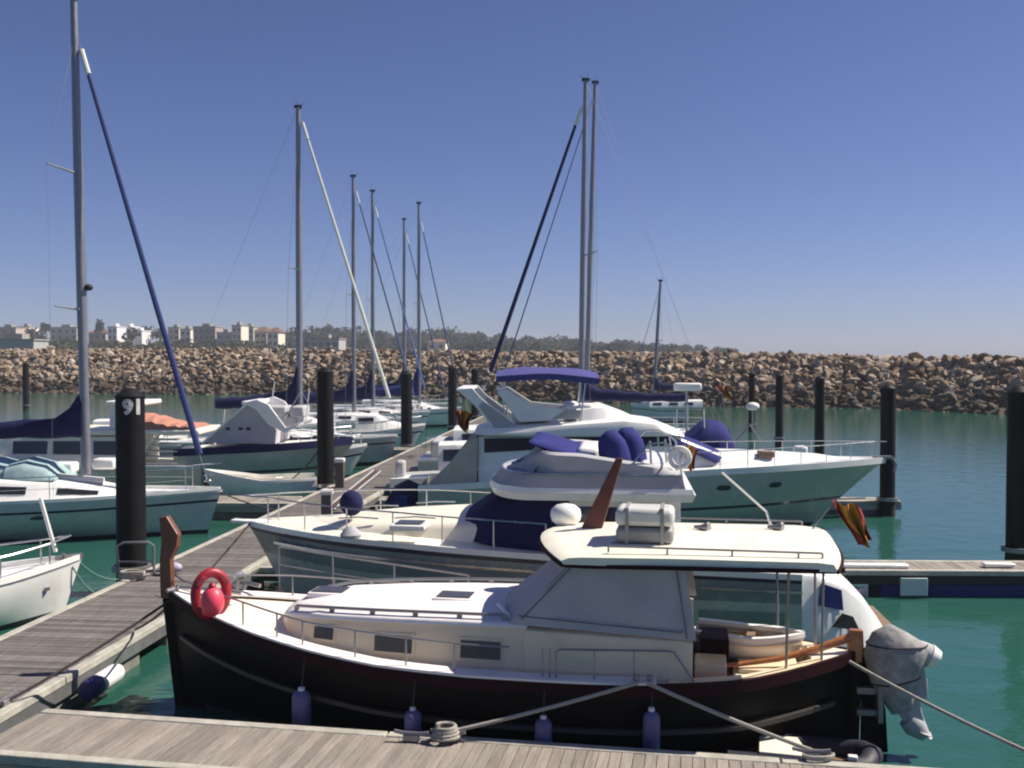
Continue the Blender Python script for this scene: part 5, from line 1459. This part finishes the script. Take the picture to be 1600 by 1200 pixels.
for k in range(5):
    u = (k + .5) / 5; MB().box(1.27 + .68 * u - .05, 2.75, -1.5, -.98, .85 + 1.0 * u, .89 + 1.0 * u).build('step', CREAM, o2)
MB().box(1.0, 1.28, -1.44, -1.0, .82, 1.9).build('stair_back', RUBBER, ba)
MB().box(.3, 1.3, -1.2, .6, 2.12, 2.60).build('helm_seat', WHITE, ba, bevel=.08)
MB().box(.2, 1.55, -1.3, .7, 2.95, 3.12).build('console_top', WHITE, ba, bevel=.06)
MB().box(.35, .5, -1.2, .5, 2.5, 2.96).build('console', WHITE, ba)
mb = MB(); rows = []
for i in range(15):
    u = i / 14; x = lerp(1.35, 3.2, u); h_ = interp([(0, .55), (.3, .42), (.6, .2), (1, .14)], u) + .05 * math.sin(i * 2.1)
    rows.append([(x, -1.4, 2.125), (x, -1.42, 2.125 + h_ * .6), (x, -1.0, 2.125 + h_), (x, 0, 2.13 + h_ * .9), (x, .9, 2.125 + h_ * .6), (x, 1.2, 2.125)])
mb.loft(rows); mb.build('cloth', TERRA, ba)

# grey canopied sport cruiser by the second pile
FB = Frame(-9.6, 37.0, 1)
bb = thing('sport_cruiser', 'white sport cruiser with raked grey canopy and radar arch beside the second left pile', 'motor boat', (FB.ox, FB.oy, 0), FB.a)
HB = Hull(-2.2, 3.95, 1.5, [(0, 1.35), (.5, 1.5), (1, 1.66)], stern_w=.95, tmid=.4, depth=.4, pa=4.5, pb=1.1, rake=1.3)
HB.build(bb, [HSHADE_SEA, BOTTOM, STRIPE], boot=.22, stripes=((.42, .47, 2),)); HB.deck(bb, WHITE, 0, .99, camber=.1)
HB.strip(bb, NAVY, 'navy_band', 0, .98, -.16, .10, -.03, .03)
q = [FB.at(px, py, -1.3) for px, py in ((318, 692), (388, 632), (402, 640), (432, 672), (430, 694))]
def slab(name, pts, y0, y1, m, par, bev=.01):
    return MB().prism([(p.x, y0, p.z) for p in pts], (0, y1 - y0, 0)).build(name, m, par, bevel=bev, smooth=0)
slab('canopy', q, -1.3, 1.3, GREYC, bb)
MB().tube([FB.at(316, 693, -1.34), FB.at(388, 629, -1.34)], .045, 6).build('canopy_edge', WHITE, bb)
for k, px in enumerate((356, 376, 388)):
    p = FB.at(px, 670, -1.32); MB().box(p.x - .07, p.x + .07, -1.33, -1.29, p.z - .05, p.z + .05).build('canopy_window', RUBBER, bb)
for y in (-1.42, 1.3):
    q = [FB.at(px, py, -1.36) for px, py in ((380, 629), (402, 624), (420, 632), (447, 668), (470, 660), (462, 668), (445, 676), (420, 664), (400, 640))]
    MB().prism([(p.x, y, p.z) for p in q], (0, .12, 0)).build('radar_arch', WHITE, bb, bevel=.02, smooth=0)
p = FB.at(400, 628, 0); MB().box(p.x - .2, p.x + .2, -1.3, 1.3, p.z - .08, p.z + .08).build('arch_beam', WHITE, bb, bevel=.03)
for px, py, sx in ((432, 640, .5), (456, 655, .35), (470, 640, .25)):
    p = FB.at(px, py, .4); MB().box(p.x - sx, p.x + sx, -.4, .9, p.z - .25, p.z + .15).build('cockpit_seat', GREYL, bb, bevel=.06)
mb = MB(); mb.tube([FB.at(440, 665, -1.2), FB.at(470, 610, -1.2), FB.at(488, 640, -1.2)], .03, 6); mb.build('bimini_hoop', STEEL, bb)
for px, y0_, y1_ in ((346, 690, 640), (424, 632, 596), (478, 660, 606)):
    MB().tube([FB.at(px, y0_, -.9), FB.at(px + 5, y1_, -.9)], .018, 5).build('aerial', WHITE, bb)
HB.rails(bb, STEEL, .62, .97, .5, 4, r=.016)
# white bowed dinghy lying at the finger, in front of it
FC = Frame(-8.1, 32.9, 14)
o = thing('rowing_dinghy', 'small cream open dinghy with white gunwale lying left of the walkway', 'dinghy', (FC.ox, FC.oy, 0), FC.a)
HC_ = Hull(1.75, -1.75, .85, [(0, .75), (.5, .72), (1, 1.05)], stern_w=.8, tmid=.4, depth=.15, pa=3, rake=.4)
HC_.build(o, [WHITE, WHITE]); HC_.deck(o, CREAM, .03, .97, drop=.16, camber=-.02, inset=.06, name='floor_board'); HC_.strip(o, WHITE, 'gunwale', 0, .99, -.04, .04, -.06, .04)
for x in (-.5, .6): MB().box(x - .12, x + .12, -.66, .66, .64, .70).build('thwart', CREAM, o)
rope('mooring_rope', 'black mooring rope sagging from the second left pile to the rowing dinghy', wall_at(497, 705, 33.0), FC.w((.6, -.6, .55)), .022, .15, ROPED)

# two small cabin boats nosed up to the walkway beyond the second pile
def cabin_boat(xb, Y, L, label, m, cz=1.75, deg=3):
    F = Frame(xb - L / 2, Y, deg)
    o = thing('cabin_boat', label, 'motor boat', (F.ox, F.oy, 0), F.a)
    Hh = Hull(-L / 2, L / 2, L * .19, [(0, .8), (.5, .9), (1, 1.25)], stern_w=.9, tmid=.45, depth=.35, pa=4, pb=1.15, rake=.9)
    Hh.build(o, [m, BOTTOM, STRIPE], boot=.08, stripes=((.2, .25, 2),)); Hh.deck(o, WHITE, 0, .99, camber=.07); Hh.strip(o, WHITE, 'rub_rail', 0, .99, -.03, .06, -.04, .03)
    c = Cabin([(-L * .2, .75, .85, .62, cz, .05), (0, .75, .88, .60, cz + .03, .05), (L * .08, .72, .9, .55, cz - .25, .05), (L * .28, .5, 1.0, .38, 1.22, .05)], r=.07)
    c.build('cabin', WHITE, o, sub=2); c.window(-L * .17, -L * .02, .5, .85, GLASS, o)
    MB().box(-L * .48, -L * .42, -.25, .25, .75, 1.35).build('outboard', GREYL, o, bevel=.08)
    Hh.rails(o, STEEL, .5, .95, .45, 4, r=.014)
    return o
cabin_boat(walk_l(39.6) - .25, 39.6, 5.4, 'small white cabin boat nosed up to the walkway just behind the second left pile', WHITE)
cabin_boat(walk_l(52) - .2, 52, 5.0, 'distant small white cabin boat between the pale hulled sailing boat and the navy boom covers', WHITE)
cabin_boat(1.2, 32.6, 5.0, 'small white cabin boat squeezed between the flybridge yacht stern and the next motor boat', WHITE, 1.9, 0)
cabin_boat(-9.2, 55.2, 5.6, 'distant white cabin boat between the second and third masts of the left hand row', WHITE, 1.9)
cabin_boat(-14.2, 44.8, 5.6, 'small white cabin boat far left beyond the raked grey canopy', WHITE, 1.9)
# row of sailing boats beyond, all bow to the walkway on the left
def far_sail(n, px_m, ytop, Y, px_b, yb, stay, label, boom=None, cover=NAVY, st_top=.95, hullm=None, sr=.05, mr=.12, px_mb=None):
    xm = wall_at(px_m, 600, Y)[0]; xb = wall_at(px_b, 600, Y)[0]; top = wall_at(px_m, ytop, Y)[2]
    J = xb - xm; L = max(9.0, J * 2.4)
    F = Frame(xb - L / 2, Y, 0)
    Hh = Hull(-L / 2, L / 2, L * .15, [(0, 1.05), (.5, 1.05), (1, 1.3)], stern_w=.7, full=2, depth=.45, pa=3, pb=1.2, rake=.5)
    lm = xm - F.ox
    cb_ = Cabin([(lm - 3.0, .95, 1.05, .85, 1.55, .05), (lm + .4, .9, 1.05, .75, 1.5, .05), (lm + J * .55, .5, 1.12, .3, 1.25, .03)], r=.08)
    return sailboat(F, 'sailing_boat', label, Hh, lm, top, mr, 0, boom=boom, cover=cover, stay_top=st_top, stay_bot=(L / 2 - .1, 0, wall_at(px_b, yb, Y)[2]), stay_m=stay, stay_r=sr, cabin=cb_, hullm=hullm, csc=1.6, group='sailing boats on the far left berths')
STB = mat('sail_strip_pale', (.62, .63, .58), .8); STN = mat('sail_strip_slate', (.07, .10, .22), .8); STC = mat('sail_strip_sky_blue', (.10, .17, .42), .8)
GREYH = mat('hull_pale_grey', (.42, .43, .42), .35, var=.06)
far_sail(0, 468, 168, 44, 622, 655, STB, 'sailing boat with white furled headsail and pale grey bow left of the walkway', st_top=.965, boom=(3.6, 2.6), cover=NAVY, hullm=[GREYH, BOTTOM, STRIPE], sr=.07, mr=.14)
far_sail(1, 553, 276, 58, 655, 640, STN, 'sailing boat with slate blue headsail, second mast of the left hand row', boom=(4.4, 2.2), st_top=.95)
far_sail(2, 583, 299, 64, 672, 630, STC, 'sailing boat with sky blue headsail, third mast of the left hand row', boom=(4.4, 2.15), st_top=.94)
far_sail(3, 632, 343, 76, 700, 625, STN, 'sailing boat with the shortest mast of the left hand row', boom=(4.2, 2.2), st_top=.93)
far_sail(4, 655, 318, 69, 722, 630, STN, 'sailing boat with navy boom cover, fifth mast of the left hand row', boom=(5.4, 2.2), cover=BLUE, st_top=.92)

# the two tall masts on the right, bows to the walkway
def right_sail(px_t, px_b, ytop, Y, px_bow, yb, label, stay, sr, st_top, boom):
    xm = wall_at(px_b, 640, Y)[0]; top = wall_at(px_t, ytop, Y); xb = wall_at(px_bow, 600, Y)[0]
    J = xm - xb; L = J * 2.5; F = Frame(xb + L / 2, Y, 0)
    Hh = Hull(L / 2, -L / 2, L * .15, [(0, 1.1), (.5, 1.1), (1, 1.35)], stern_w=.75, full=2, depth=.45, pa=3, pb=1.2, rake=.5)
    lm = xm - F.ox
    cb_ = Cabin([(lm + 3.4, 1.0, 1.1, .9, 1.6, .05), (lm - .4, .95, 1.1, .8, 1.55, .05), (lm - J * .55, .5, 1.15, .3, 1.3, .03)], r=.08)
    return sailboat(F, 'sailing_yacht', label, Hh, lm, top[2], .125, top[0] - xm, boom=boom, stay_top=st_top, stay_bot=(-L / 2 + .1, 0, wall_at(px_bow, yb, Y)[2]), stay_m=stay, stay_r=sr, cabin=cb_)
right_sail(915, 907, 126, 44, 752, 612, 'tall sailing yacht with thick dark furled headsail, left one of the twin masts', NAVY, .085, .93, (4.5, 2.9))
right_sail(930, 915, 130, 49, 775, 612, 'tall sailing yacht just behind, right one of the twin masts', STN, .03, .95, (4.8, 2.7))
right_sail(1032, 1021, 439, 74, 985, 600, 'sailing boat with a short mast standing alone on the right', STN, .02, .9, (4.0, 2.4))

# mixed small craft at the far right
FE = Frame(7.9, 38.2, -2)
be = thing('fishing_boat', 'small grey fishing boat with blue cover, radar post and flag, right of the twin masts', 'motor boat', (FE.ox, FE.oy, 0), FE.a)
HE = Hull(2.6, -4.6, 1.2, [(0, .85), (.5, .9), (1, 1.25)], stern_w=.9, depth=.35, pa=4, rake=.8)
HE.build(be, [GREYH, BOTTOM], boot=.1); HE.deck(be, GREYL, 0, .99, drop=.1); HE.strip(be, WHITE, 'gunwale', 0, .99, -.03, .05, -.05, .03)
rows = []
for i in range(11):
    u = i / 10; a = FE.at(lerp(1062, 1148, u), 690, -.7).x; zt_ = FE.at(1100, interp([(0, 688), (.25, 672), (.5, 656), (.85, 660), (1, 686)], u), 0).z
    rows.append([(a, -.85, .95), (a, -.8, lerp(.95, zt_, .6)), (a, -.3, zt_), (a, .3, zt_ + .02), (a, .8, lerp(.95, zt_, .6)), (a, .85, .95)])
MB().loft(rows).build('cover', BLUE, be, smooth=80)
MB().tube([FE.at(1073, 690, .4), FE.at(1073, 612, .4)], .05, 8).build('radar_post', GREYL, be)
p = FE.at(1074, 605, .4); MB().box(p.x - .5, p.x + .5, p.y - .3, p.y + .3, p.z - .14, p.z + .16).build('radar_scanner', WHITE, be, bevel=.06)
mb = MB(); mb.tube([FE.at(1056, 690, -.5), FE.at(1058, 640, -.5), FE.at(1100, 640, -.5), FE.at(1102, 690, -.5)], .03, 6); mb.build('rail_frame', STEEL, be)
p = FE.at(1174, 672, 0); mb = MB(); mb.box(2.6, 3.1, -.2, .2, .8, 1.35); mb.build('outboard', WHITE, be, bevel=.1)
mb = MB(); mb.tube([FE.at(1150, 690, -.5), FE.at(1172, 664, -.5), FE.at(1190, 690, -.5)], .03, 6); mb.build('stern_rail', DSTEEL, be)
MB().tube([FE.at(1176, 690, .3), FE.at(1176, 640, .3)], .035, 6).build('lamp_post', DSTEEL, be)
p = FE.at(1176, 635, .3); MB().ell(p, (.26, .2, .16), 12, 8).build('lamp_drum', WHITE, be)
top = FE.w(FE.at(1126, 600, .2))
o = flag(FE, 'flag', 'tattered red and yellow flag leaning from the grey fishing boat', top, .42, .62, 'red and yellow flags', lean=.35, seed=9)
MB().tube([(.35, 0, -1.9), (-.02, 0, .06)], .02, 6).build('staff', DSTEEL, o)

# pedestal and oddments on the walkway
def pedestal(px, py, label, h=.55):
    x, y, z = ground(px, py, .5); o = thing('service_pedestal', label, 'pedestal', (x, y, .5))
    MB().box(-.14, .14, -.1, .1, 0, h).build('post', mat('pedestal_brown', (.13, .09, .08), .6), o, bevel=.02)
    MB().box(-.16, .16, -.12, .12, h + .003, h + .14).build('lamp_cap', WHITE, o, bevel=.03)
pedestal(511, 806, 'low brown service pedestal with white cap on the walkway near the navy ball')
pedestal(531, 762, 'slim service pedestal on the walkway beside the second left pile', .8)
# pale sign panel on the float of the right finger
xp, yp, zp = wall_at(1428, 917, 19.53)
o = thing('sign_panel', 'small pale blue panel fixed to the side of the blue finger pontoon', 'panel', (xp, yp, zp))
MB().box(-.26, .26, -.02, .02, -.17, .17).build('panel', PANEL, o, bevel=.01)
o = thing('gangplank', 'white folded gangplank lying on the right finger pontoon', 'gangplank', wall_at(1345, 886, 20.0), R(-2))
MB().box(-.7, .9, -.12, .12, 0, .07).build('board', WHITE, o, bevel=.02)
o = thing('lamp_bracket', 'white fitting on the right finger pontoon beside the pile', 'fitting', ground(1560, 885, .52), 0)
MB().box(-.3, .3, -.1, .1, 0, .07).build('plate', WHITE, o, bevel=.02)

# ================================================================ the air over the harbour
mb = MB(); mb.box(-1150, 1150, -70, 1500, -7, 32)
hz = mb.build('haze', WATER, smooth=0)
hm = bpy.data.materials.new('sea_haze'); hm.use_nodes = True
hn = hm.node_tree.nodes; hn.remove(hn['Principled BSDF'])
pv = hn.new('ShaderNodeVolumePrincipled'); pv.inputs['Color'].default_value = (0.80, 0.86, 0.95, 1); pv.inputs['Density'].default_value = 0.00038
hm.node_tree.links.new(pv.outputs[0], hn['Material Output'].inputs['Volume'])
hz.data.materials.clear(); hz.data.materials.append(hm)
tag(hz, 'thin pale sea haze over the harbour', 'haze', kind='stuff')
